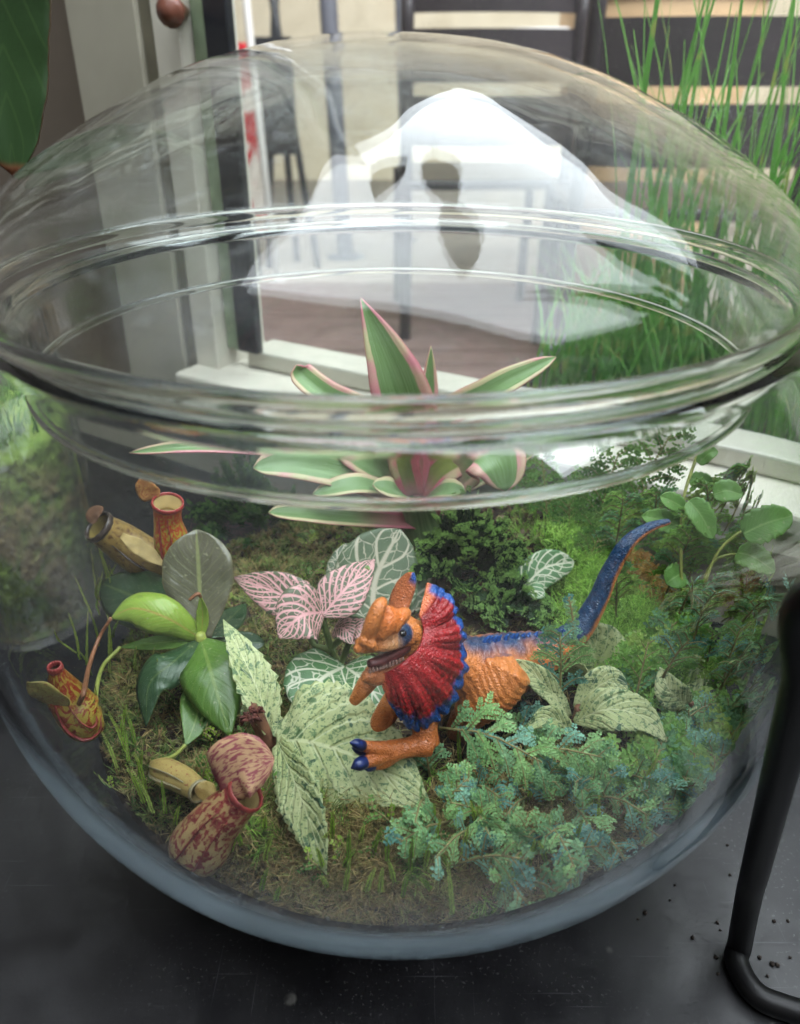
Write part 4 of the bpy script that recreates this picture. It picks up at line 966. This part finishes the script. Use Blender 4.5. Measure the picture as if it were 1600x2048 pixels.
# ------------------------------------------------------------------ spikemoss and other small plants
class Sprig:
    def __init__(s): s.lv, s.lc, s.st = [], [], Bag()
    def leaflets(s, C, T, Nn, size, c0, step, cup=.3, ang=1.0):
        """two ranks of small oval leaflets along a curve"""
        L = np.linalg.norm(np.diff(C, axis=0), axis=1).sum(); n = max(2, int(L/step))
        ii = np.linspace(0, len(C)-1, n); i0 = np.minimum(ii.astype(int), len(C)-2); fr = (ii-i0)[:, None]
        P = C[i0]*(1-fr)+C[i0+1]*fr; t = T[i0]; nn_ = Nn if Nn.ndim == 1 else Nn[i0]; S = norm(np.cross(t, nn_))
        tp = np.clip(1.08-.75*(np.arange(n)/n)**2.5, .3, 1)[:, None]
        for sg in (-1, 1):
            d = norm(t*math.cos(ang)+sg*S*math.sin(ang)+RNG.normal(0, .07, (n, 3))); q = norm(np.cross(d, np.broadcast_to(nn_, d.shape))); up = np.cross(q, d)
            l = size*tp*RNG.uniform(.85, 1.15, (n, 1)); w = l*.36
            o = P
            r = np.stack([o, o+d*l*.35-q*w+up*w*cup, o+d*l*.75-q*w*.8+up*w*cup, o+d*l, o+d*l*.75+q*w*.8+up*w*cup, o+d*l*.35+q*w+up*w*cup], 1)
            s.lv.append(r); cc_ = np.array(c0[:3])*RNG.uniform(.75, 1.25, (n, 1)); s.lc.append(np.repeat(cc_[:, None, :], 6, 1))
    def stem(s, C, r0, r1):
        v, f, u = tube([C[0], C[len(C)//2], C[-1]], [r0, (r0+r1)/2, r1], 6, 5); s.st.add(v, f, u)
    def build(s, root, lm, sm__, lname='leaflets'):
        v = keep_in(np.vstack([x.reshape(-1, 3) for x in s.lv])); c = np.vstack([x.reshape(-1, 3) for x in s.lc]); n = len(v)//6
        q = np.array([[0, 1, 2, 3], [0, 3, 4, 5]]); F = (q[None]+(np.arange(n)*6)[:, None, None]).reshape(-1, 4)
        mesh(lname, v, F, lm, root, col=c, smooth=False)
        if s.st.n:
            s.st.v = [keep_in(np.vstack(s.st.v))]; s.st.build('stem', sm__, root)
def frame_of(C): return norm(np.gradient(C, axis=0))
blue_m = Mat('blue_green_sheen'); bc = blue_m.n('ShaderNodeVertexColor', layer_name='Col').outputs[0]
blue_m.set(col=bc, rough=.42, spec=.5); blue_m.leafy(bc, .35); blue_m = blue_m.m
fern_m = vcol('fern_green', .5, .55)
twig = plain('pale_twig', lin(140, 130, 84), .6, 200, .2)
BL = [lin(124, 174, 160), lin(140, 190, 164), lin(146, 190, 140), lin(106, 160, 144), lin(150, 192, 126), lin(120, 166, 112), lin(148, 192, 120), lin(130, 176, 118)]
def spray(base, tip, nrm_, nb, bl, size, cols, arch=.2, name='spikemoss_sprig', label=None, group=None, mat_=None, cat='spikemoss', step=.0016, sub=True, ang0=.85):
    base, tip = Vector(base), Vector(tip); mid = (base+tip)/2 + Vector((0, 0, arch*(tip-base).length))
    o = empty(name, tuple(base), label, cat, group); sg = Sprig()
    C = curve([base, mid, tip], 24); T = frame_of(C); nrm_ = norm(np.array(nrm_, dtype=float)); N_ = norm(nrm_ - (T*nrm_).sum(1, keepdims=True)*T)
    sg.stem(C, .0008, .0004); sg.leaflets(C[6:], T[6:], N_[6:], size*.75, random.choice(cols), step*1.2, ang=ang0)
    S = np.cross(T, N_)
    for k in range(nb):
        t = .22 + .76*k/max(1, nb-1); i = min(22, int(t*23)); side = 1 if k % 2 else -1
        l = bl*(1.0-.55*abs(t-.45)*1.5)*random.uniform(.75, 1.15); d = norm(T[i]*.75 + side*S[i]*.8 + N_[i]*random.uniform(-.25, .15))
        e = C[i] + d*l + np.array([0, 0, -.22*l]); B = curve([C[i], C[i]+d*l*.55+np.array([0, 0, .04*l]), e], 10); BT = frame_of(B); BN = norm(N_[i]-(BT*N_[i]).sum(1, keepdims=True)*BT)
        c0 = random.choice(cols); sg.stem(B, .00045, .0003); sg.leaflets(B, BT, BN, size, c0, step, ang=ang0)
        if sub:
            for m_ in (3, 5):
                for sd in (-1, 1):
                    bs = np.cross(BT[m_], BN[m_]); d2 = norm(BT[m_]*.8+sd*bs*.7); B2 = curve([B[m_], B[m_]+d2*l*.22, B[m_]+d2*l*.40+np.array([0, 0, -.06*l])], 6); T2 = frame_of(B2)
                    sg.leaflets(B2, T2, norm(BN[m_]-(T2*BN[m_]).sum(1, keepdims=True)*T2), size*.9, c0, step, ang=ang0)
    sg.build(o, mat_ or blue_m, twig); return o
LB = 'small blue green spikemoss spray in the low tangle in front of the drooping mottled leaf'
LB2 = 'small blue green spikemoss spray climbing the right wall of the bowl'
def bsp(b, t, nb=7, bl=.016, size=.0026, lab=LB, cols=BL, sub=True, grp='blue spikemoss sprays', arch=.12, nr=(0, -.75, .65)):
    pb_, pt_ = pts_of([b, t]); spray(pb_, pt_, nr, nb+1, bl*1.0, size*.80, cols, arch, label=lab, group={LB: 'blue spikemoss sprays at the front', LB2: 'blue spikemoss sprays by the right wall'}.get(lab), sub=sub, step=.00115, ang0=1.0)
bsp(Z(860, 1460, .140), Z(1085, 1530, .150), 9, .022, .0030, 'long arching blue green spikemoss spray reaching out from beneath the frill')
bsp(Z(1010, 1520, .135), Z(1205, 1520, .152), 8, .018, .0028, 'blue green spikemoss spray just in front of the drooping mottled leaf')
bsp(Z(1120, 1440, .130), Z(1120, 1270, .185), 10, .020, .0028, 'upright blue green spikemoss sprig beside the dinosaur rump', nr=(0, -1, .2))
bsp(Z(955, 1440, .130), Z(945, 1345, .158), 6, .010, .0025, 'short upright blue green spikemoss sprig against the dinosaur thigh', nr=(0, -1, .2))
bsp(Z(720, 1215, .160), Z(738, 1142, .182), 6, .004, .0018, 'tiny upright spikemoss tip just left of the dinosaur crest', nr=(0, -1, .2), cols=BL[2:])
bsp(Z(1150, 1290, .155), Z(1138, 1198, .182), 9, .004, .0022, 'thin pale spikemoss shoot rising in front of the tail base', nr=(0, -1, .2), cols=BL[2:])
bsp(Z(900, 1650, .125), Z(800, 1690, .135), 7, .014, .0028, 'blue green spikemoss spray hanging over the brown moss by the mottled leaf tip')
bsp(Z(1010, 1590, .128), Z(1115, 1570, .140), 5, .012, .0026, 'small blue green spikemoss spray with one rounded fan under the long arching spray')
for (b, t) in [((1150, 1620), (1190, 1690)), ((1080, 1640), (1150, 1740)), ((960, 1720), (1060, 1820)), ((900, 1740), (1050, 1720)), ((1000, 1660), (900, 1610)), ((1180, 1600), (1300, 1640)), ((1240, 1560), (1320, 1590)), ((1240, 1650), (1330, 1690)),
               ((960, 1660), (870, 1720)), ((1090, 1560), (1180, 1590)), ((1320, 1560), (1390, 1470)), ((1330, 1500), (1420, 1420)), ((1380, 1520), (1470, 1440)), ((1400, 1560), (1480, 1520)), ((1300, 1620), (1420, 1580)), ((1200, 1680), (1260, 1740)),
               ((860, 1560), (850, 1500)), ((1060, 1700), (1000, 1760)), ((1130, 1720), (1200, 1700)), ((930, 1580), (1000, 1600)), ((880, 1630), (940, 1560)), ((1040, 1770), (1120, 1790)), ((850, 1600), (830, 1650)), ((1220, 1620), (1180, 1560)), ((1260, 1500), (1330, 1540)), ((1010, 1480), (1090, 1450)), ((1060, 1600), (1010, 1640)), ((1120, 1540), (1230, 1560)), ((1150, 1660), (1090, 1680)), ((1330, 1620), (1380, 1640)), ((940, 1620), (980, 1680)), ((1260, 1700), (1310, 1720)), ((1340, 1560), (1440, 1500)), ((1420, 1500), (1500, 1440)), ((1230, 1480), (1290, 1440)), ((1180, 1740), (1130, 1780))] + [((x_, y_), (x_+random.uniform(-90, 110), y_-random.uniform(-30, 80))) for x_, y_ in [(random.uniform(930, 1400), random.uniform(1530, 1740)) for _ in range(9)] if y_ < 1760-.45*max(0, x_-1150)]:
    bsp(Z(b[0], b[1], .122), Z(t[0], t[1], .122+random.uniform(.008, .026)), random.randint(4, 8), random.uniform(.010, .017), random.uniform(.0023, .0030))
for i in range(22):                                                   # tall tangle against the right wall
    x = random.uniform(1380, 1600); y = random.uniform(1180, 1540) ; z = .13 + .10*(1500-y)/400 + random.uniform(-.01, .02)
    bsp(Z(x-random.uniform(10, 60), y+random.uniform(40, 90), max(.12, z-.03)), Z(x, y, min(.26, z)), random.randint(5, 9), random.uniform(.012, .019), random.uniform(.0022, .0028), lab=LB2, cols=BL+[lin(150, 180, 96), lin(136, 176, 104), lin(150, 196, 150)])
# yellow green shoots
SH = [lin(168, 200, 78), lin(146, 184, 70), lin(182, 206, 104)]
def shoot(L, label, group, size=.0011, cols=SH):
    P = pts_of(L); b = P[0]; o = empty('clubmoss_shoot', tuple(b), label, 'clubmoss', group); sg = Sprig()
    C = keep_in(curve(P, 16)); T = frame_of(C); sg.stem(C, .0004, .0002); c0 = random.choice(cols)
    for a in (0, 1.05, 2.1):
        N0 = np.array([math.sin(a), -math.cos(a), .15]); N_ = norm(N0-(T*N0).sum(1, keepdims=True)*T); sg.leaflets(C, T, N_, size*1.0, c0, .0011, ang=.75)
    sg.build(o, fern_m, twig)
LS = 'thin yellow green clubmoss shoot by the left wall of the bowl'
for x, y, dx, h in [(135, 1250, 8, 90), (160, 1230, -30, 120), (150, 1330, -20, 95), (165, 1340, 5, 110), (185, 1240, 15, 90), (110, 1330, -10, 60), (180, 1200, -40, 110), (150, 1180, -25, 85), (215, 1130, 2, 60), (245, 1150, 0, 45), (300, 1160, 0, 40), (190, 1300, -16, 70), (205, 1190, 25, 60)] + [(random.uniform(170, 330), random.uniform(1180, 1480), random.uniform(-25, 20), random.uniform(40, 100)) for _ in range(16)]:
    shoot([Z(x, y, .125), Z(x+dx*.3, y-h*.5, .14), Z(x+dx, y-h, .155)], LS, 'clubmoss by the left wall')
LS2 = 'thin yellow green clubmoss shoot in front of the small pale pitcher'
for x, y, dx, h in [(225, 1550, -28, 75), (250, 1535, -12, 95), (272, 1570, 8, 60), (285, 1590, -20, 75), (280, 1620, -34, 80), (245, 1515, -34, 80), (325, 1640, -5, 70), (300, 1640, -40, 90), (235, 1480, 12, 60), (345, 1660, 10, 40), (265, 1500, -18, 70)]:
    shoot([Z(x, y, .122), Z(x+dx*.4, y-h*.5, .130), Z(x+dx, y-h, .140)], LS2, 'clubmoss at the front left', .0015)
LS3 = 'thin yellow green clubmoss shoot standing in the moss at the front of the bowl'
for x, y, dx, h in [(905, 1835, -10, 110), (850, 1740, 15, 60), (895, 1660, 8, 90), (1055, 1620, 30, 85), (1160, 1640, 10, 95), (1200, 1700, 0, 100), (1220, 1580, 70, 60), (1060, 1740, 10, 55), (925, 1720, 12, 60), (1035, 1740, 15, 40), (480, 1700, -10, 40), (520, 1790, 15, 50), (640, 1700, 15, 30), (720, 1690, 8, 35), (760, 1790, 5, 50), (805, 1800, 12, 55), (920, 1530, -4, 60), (850, 1500, -10, 40), (838, 1510, 15, 70), (1290, 1600, 30, 80), (990, 1800, 10, 40), (550, 1810, 10, 35)] + [(random.uniform(420, 1250), random.uniform(1660, 1790), random.uniform(-20, 25), random.uniform(25, 70)) for _ in range(26)]:
    shoot([Z(x, y, .120), Z(x+dx*.4, y-h*.5, .130), Z(x+dx, y-h, .140)], LS3, 'clubmoss shoots at the front', .0016)

# frilly dark green spikemoss clump beside the head
def clump(px, py, Y_, label, n, R, H, cols, tipc, name='frilly_spikemoss', size=.0022, seed=3):
    rs = random.Random(seed); b = W(px, py, Y=Y_); b = Vector((b.x, b.y, gz(b.x, b.y))); o = empty(name, tuple(b), label, 'spikemoss'); sg = Sprig()
    for i in range(n):
        a = rs.uniform(0, 6.28); t = math.sqrt(rs.random()); lob = 1+.28*math.sin(3*a+seed)+.15*math.sin(5*a); ex = b + Vector((math.cos(a)*R*t*lob, math.sin(a)*R*t*.75, H*(1.0-.55*t*t)*rs.uniform(.55, 1.15)*(.85+.15*lob)))
        C = curve([b + (ex-b)*.25, b + (ex-b)*.65 + Vector((0, 0, .006)), ex], 10); T = frame_of(C)
        N0 = np.array([math.cos(a)*.6, math.sin(a)*.6-.6, .4]); N_ = norm(N0-(T*N0).sum(1, keepdims=True)*T); S = np.cross(T, N_)
        c0 = np.array(rs.choice(cols)[:3]); sg.leaflets(C[3:], T[3:], N_[3:], size, c0, .0013)
        for q in range(7):                                            # fan of tips
            d = norm(T[-1]*.9 + S[-1]*rs.uniform(-1, 1) + N_[-1]*rs.uniform(-.4, .4)); l = rs.uniform(.004, .009)
            B = curve([C[-2-q % 4], C[-2-q % 4]+d*l*.6, C[-2-q % 4]+d*l+np.array([0, 0, .0015])], 6); T2 = frame_of(B); N2 = norm(N_[-1]-(T2*N_[-1]).sum(1, keepdims=True)*T2)
            sg.leaflets(B[:4], T2[:4], N2[:4], size*.9, c0, .0011); sg.leaflets(B[3:], T2[3:], N2[3:], size*.75, np.array(tipc[:3]), .0009)
    sg.build(o, fern_m, twig, 'foliage')
DK = [lin(34, 64, 32), lin(44, 78, 38), lin(28, 56, 32), lin(54, 90, 46)]
clump(930, 1215, .045, 'dark green frilly spikemoss clump with bright tips behind the frill', 130, .036, .064, DK, lin(146, 186, 100), size=.0030)
clump(1030, 1255, .015, 'low frilly dark green spikemoss clump above the dinosaur back', 70, .026, .028, DK, lin(146, 186, 104), size=.0028, seed=5)
clump(500, 1110, .115, 'dark green spikemoss thicket behind the pitcher plant', 80, .040, .060, [lin(44, 80, 40), lin(56, 96, 48), lin(36, 66, 40)], lin(92, 130, 66), seed=8)
clump(495, 1010, .135, 'upright dark green spikemoss showing under the lid rim', 26, .018, .090, [lin(44, 80, 40), lin(56, 96, 48)], lin(92, 130, 66), seed=11)

# tall ferny spikemoss at the back right
FG = [lin(112, 160, 80), lin(128, 174, 92), lin(98, 144, 74), lin(142, 184, 104)]
LF = 'tall fern like green spikemoss stem at the back of the bowl behind the tail'
for b, t, nb, bl in [((1090, 1130, .10), (1085, 920, .115), 10, .020), ((1150, 1150, .09), (1180, 960, .10), 10, .024), ((1170, 1170, .08), (1240, 905, .085), 12, .030), ((1200, 1160, .08), (1345, 870, .075), 12, .030), ((1180, 1180, .07), (1295, 975, .06), 11, .028), ((1130, 1160, .09), (1140, 1010, .095), 8, .020), ((1210, 1180, .06), (1330, 1030, .05), 9, .022), ((1160, 1190, .06), (1200, 1080, .06), 9, .022), ((1060, 1100, .12), (1050, 960, .13), 7, .016)]:
    pb_ = W(b[0], b[1], Y=b[2]); pb_.z = max(gz(pb_.x, pb_.y), min(pb_.z, .15)); pt_ = W(t[0], t[1], Y=t[2])
    spray(pb_, pt_, (-.1, -1, .45), nb, bl, .0030, FG, .04, 'fern_spikemoss', LF, 'tall ferny spikemoss', fern_m, 'spikemoss', .0019)

LR = 'leafy green fern spikemoss spray crowding the right wall of the bowl'
for i in range(54):
    x = random.uniform(1230, 1600) if i % 3 else random.uniform(1420, 1610); y = random.uniform(930, 1560); z0 = max(.128, .128 + .085*(1400-y)/470)
    pb_ = W(x-random.uniform(-10, 50), y+random.uniform(90, 150), z=max(.122, z0-.04)); pt_ = W(x, y, z=min(.285, z0+.012))
    if math.hypot(pt_.x, pt_.y) < .06: continue
    LRi = LR if y > 1190 else 'leafy green fern spikemoss spray rising to the lid collar above the mottled leaves'
    spray(pb_, pt_, (-.1, -1, .5), random.randint(7, 10), random.uniform(.016, .026), .0034, [lin(136, 182, 92), lin(154, 196, 104), lin(168, 196, 104), lin(130, 178, 128)], .05, 'fern_spikemoss', LRi, 'fern sprays by the right wall' if y > 1190 else 'fern sprays below the collar', fern_m, 'spikemoss', .0018)
for b, t in (((1240, 1160, .135), (1330, 1195, .142)), ((1225, 1150, .138), (1300, 1130, .148))):
    spray(W(b[0], b[1], z=b[2]), W(t[0], t[1], z=t[2]), (0, -.6, .8), 8, .016, .0026, [lin(196, 158, 92), lin(176, 132, 70)], .05, 'withered_frond', 'dry tan fern frond lying on the moss below the tail', 'dry fronds', fern_m, 'frond', .0016)


LG = 'tiny bright green leafy sprout growing in the moss between the larger plants'
for i in range(34):
    x_, y_ = random.choice([(random.uniform(450, 720), random.uniform(1060, 1330)), (random.uniform(230, 560), random.uniform(1500, 1660)), (random.uniform(640, 900), random.uniform(1660, 1780)), (random.uniform(980, 1120), random.uniform(1040, 1130))])
    p = G(x_, y_); d = Vector((random.uniform(-.016, .016), random.uniform(-.012, .010), random.uniform(.008, .020)))
    spray(p, p+d, (0, -.6, .8), random.randint(3, 6), random.uniform(.006, .012), .0022, FG+SH, .1, 'moss_sprout', LG, 'green sprouts in the moss', fern_m, 'sprout', .0014, False)

# creeping plant with small toothed leaves at the right
cg = nep_mat('toothed_leaf_green', lin(96, 146, 66), lin(124, 172, 86), lin(150, 186, 110), .5)
cpl = empty('creeping_plant', tuple(G(1370, 1220)), 'thin climbing plant with toothed bright green leaves against the right glass', 'plant')
for s_, r_ in (([Yp(1370, 1240, -.02), Yp(1365, 1100, .0), Yp(1370, 1000, .02), Yp(1400, 905, .04)], .0010), ([Yp(1400, 1210, -.03), Yp(1440, 1110, -.02), Yp(1500, 1060, -.015), Yp(1560, 1040, -.01)], .0009), ([Yp(1390, 1250, -.03), Yp(1430, 1130, -.02), Yp(1520, 1110, -.02)], .0008)):
    add_tube(cpl, s_, [r_]*len(s_), tendril_g, 'stem', 20, 7)
for L, w in [([Yp(1490, 1072, -.03), Yp(1540, 1050, -.03), Yp(1598, 1035, -.03)], 78), ([Yp(1380, 1005, .0), Yp(1405, 1035, -.005), Yp(1430, 1082, -.01)], 56), ([Yp(1430, 992, .0), Yp(1458, 985, .0), Yp(1490, 994, .0)], 50), ([Yp(1370, 1020, .01), Yp(1345, 1005, .01), Yp(1322, 996, .01)], 40), ([Yp(1372, 1060, .01), Yp(1330, 1045, .01), Yp(1285, 1035, .01)], 52), ([Yp(1370, 1150, -.005), Yp(1352, 1160, -.01), Yp(1335, 1172, -.012)], 56), ([Yp(1480, 1110, -.02), Yp(1515, 1120, -.03), Yp(1560, 1150, -.03)], 60), ([Yp(1400, 930, .03), Yp(1420, 910, .03), Yp(1440, 905, .03)], 30), ([Yp(1380, 960, .03), Yp(1410, 965, .03), Yp(1430, 972, .03)], 36)]:
    add_leaf(cpl, L, w, cg, prof='round', normal=(-.1, -.8, .6), serr=.14, ns=6, nu=40, fold=.18)

# ------------------------------------------------------------------ round about
jm = W(88, 1130, Y=.19)
jx, jy, jr = -.372, .20, .098
jar = empty('moss_jar', (jx, jy, 0), 'clear straight jar packed with moss standing behind the left side of the bowl', 'jar')
v, f = lathe([(.001, .001), (jr, .001), (jr, .225), (jr-.003, .225), (jr-.003, .005), (.001, .005)], 64, c=(jx, jy)); mesh('glass', v, f, pane_m, jar, col=np.full((len(v), 3), .012))
v, f = lathe([(.001, .0065)]+[(jr-.0045, z) for z in np.linspace(.0065, .172, 60)]+[(r, .172+.022*math.sqrt(max(0, 1-(r/(jr-.0045))**2))) for r in np.linspace(jr-.006, .001, 40)], 220, c=(jx, jy))
for i in range(len(v)):
    q = Vector(v[i]); k = .5*noise.noise(q*45)+.35*noise.noise(q*110)+.25*noise.noise(q*260)
    if v[i][2] > .01: v[i][2] += .010*k; d_ = 1-.10*abs(k)-.03; v[i][0] = jx+(v[i][0]-jx)*d_; v[i][1] = jy+(v[i][1]-jy)*d_
jmm = Mat('packed_moss'); P = jmm.pos()
jc = jmm.ramp(jmm.noise(22, 5, P, .6), [(.3, lin(120, 92, 56)), (.45, lin(170, 150, 96)), (.55, lin(130, 156, 60)), (.7, lin(186, 214, 96))])
jz = jmm.n('ShaderNodeSeparateXYZ', {0: P}).outputs[2]
jc = jmm.mix(jmm.step(jz, .13, .18), jc, jmm.ramp(jmm.noise(40, 3, P), [(.3, lin(120, 156, 56)), (.7, lin(168, 196, 88))]))
jmm.set(col=jc, rough=.9); jmm.bump(jmm.noise(150, 5, P), .9, .004); mesh('packed_moss', v, f, jmm.m, jar)
def jpos(i):
    a = random.uniform(0, 6.28); r = (jr-.012)*math.sqrt(random.random()); return (jx+r*math.cos(a), jy+r*math.sin(a), .183)
blades('moss_tops', 900, jpos, (.008, .026), (.0006, .0012), (.1, .7), gr.m, None, None, 4, jar)
# broad leaf of a houseplant hanging at the left
bl = Mat('broad_dark_leaf'); bu, bv = bl.uv(); P = bl.pos(); ba = bl.ma('ABSOLUTE', bl.ma('SUBTRACT', bl.ma('MULTIPLY', bv, 2.0), 1.0))
c = bl.ramp(bl.noise(8, 4, P, .6), [(.3, lin(26, 48, 22)), (.7, lin(38, 64, 28))]); c = bl.mix(bl.ma('MULTIPLY', herring(bl, bu, ba, 7, .3, .10), .10), c, lin(90, 118, 62))
c = bl.mix(bl.step(bl.ma('ADD', bu, bl.ma('MULTIPLY', bl.noise(30, 3, P), .10)), 1.0, 1.03), c, lin(96, 58, 36)); c = bl.mix(bl.ma('MULTIPLY', bl.step(ba, .965, .99), .8), c, lin(70, 44, 28))
bl.set(col=c, rough=.35); bl.leafy(c, .12)
hp = empty('houseplant_leaf', tuple(W(20, -260, Y=.02)), 'broad dark green houseplant leaf with a brown tip hanging left of the bowl', 'leaf')
P_ = [W(-10, -300, Y=.02), W(-2, -100, Y=.015), W(8, 120, Y=.01), W(28, 350, Y=.0)]
v, f, u = leaf(P_, 200*pxm(P_[1]), normal=(.15, -1, .1), prof='strap', nu=40, nv=13, fold=.12, wave=.015, nw=5, serr=.03, ns=13); mesh('blade', v, f, bl.m, hp, uv=u, solid=.0008)
v, f, u = tube([P_[0]+Vector((-.02, .01, .12)), P_[0]+Vector((-.005, .004, .05)), P_[0]], [.003, .003, .0025], 8, 8); mesh('stalk', v, f, gstem, hp)
# black steel rod bent along the table
rodm = plain('satin_black_steel', lin(9, 9, 10), .42, 200, .2, spec=.25)
tpt = W(1648, 1190, z=.305); cb0 = W(1484, 1850, z=.0066); c1_ = W(1474, 1925, z=.0066); c2_ = W(1512, 1988, z=.0066); c3_ = W(1590, 2022, z=.0066); c4_ = W(1800, 2090, z=.0066)
d0 = (tpt - W(1486, 1840, z=.026))
rod = empty('bent_rod', (c1_.x, c1_.y, 0), 'thick black steel rod bent on the table beside the bowl', 'rod')
v, f, u = tube([(.44, -.34, .0066), (.462, -.345, .03), (.455, -.35, .22), (.40, -.35, .315), (.26, -.31, .330), (.15, -.265, .326), tpt] + [W(1486, 1840, z=.026)+d0*k for k in (.85, .7, .55, .4, .25, .12)] + [W(1480, 1886, z=.0125), c1_, c2_, c3_, c4_, (.40, -.325, .0066), (.44, -.34, .0066)], [.0064]*20, 190, 18, hint=(.3, -1, .2), carry=True); v[:, 2] = np.maximum(v[:, 2], .0003); mesh('bar', v, f, rodm, rod)

# tall potted plant standing on the table just right of the view; the dome mirrors its leaves against the sky
pot = empty('potted_plant', (.86, -.30, 0), 'tall potted houseplant with broad dark leaves beside the bowl, mirrored in the dome', 'houseplant')
v, f = lathe([(.001, .001), (.06, .001), (.08, .13), (.085, .13), (.085, .15), (.076, .15), (.07, .12), (.001, .12)], 40, c=(.86, -.30)); mesh('pot', v, f, plain('terracotta', lin(150, 90, 66), .8, 20, .15), pot)
st_ = [(.86, -.30, .11), (.87, -.29, .45), (.84, -.27, .75), (.70, -.30, 1.02), (.40, -.34, 1.16), (.22, -.20, 1.17), (.13, .06, 1.15), (.09, .29, 1.07)]
v, f, u = tube(st_, [.008, .007, .006, .004, .0025, .0015, .0012, .001], 50, 8); mesh('stem', v, f, gstem, pot)
dk_m = plain('dark_leaf', lin(30, 50, 26), .4, 20, .25)
for a, b, c_, w_ in [((.83, -.20, .62), (.66, -.09, .87), (.42, -.01, 1.05), .20), ((.80, -.33, .62), (.62, -.31, .88), (.36, -.37, 1.05), .19), ((.85, -.28, .55), (.95, -.40, .66), (1.0, -.50, .60), .14), ((.88, -.28, .40), (.98, -.22, .50), (1.08, -.2, .46), .14),
                     ((.10, .20, 1.10), (.13, .10, 1.12), (.16, -.04, 1.11), .13), ((.17, .02, 1.14), (.19, -.12, 1.13), (.20, -.27, 1.11), .12), ((.02, .14, 1.11), (-.04, .08, 1.10), (-.06, .0, 1.08), .07)]:
    v, f, u = leaf([a, b, c_], w_, normal=(0, 0, 1), prof='ovate', nu=40, nv=11, wave=.05, nw=2, fold=.12, serr=.12, ns=7); mesh('leaf', v, f, dk_m, pot, uv=u, solid=.0008)
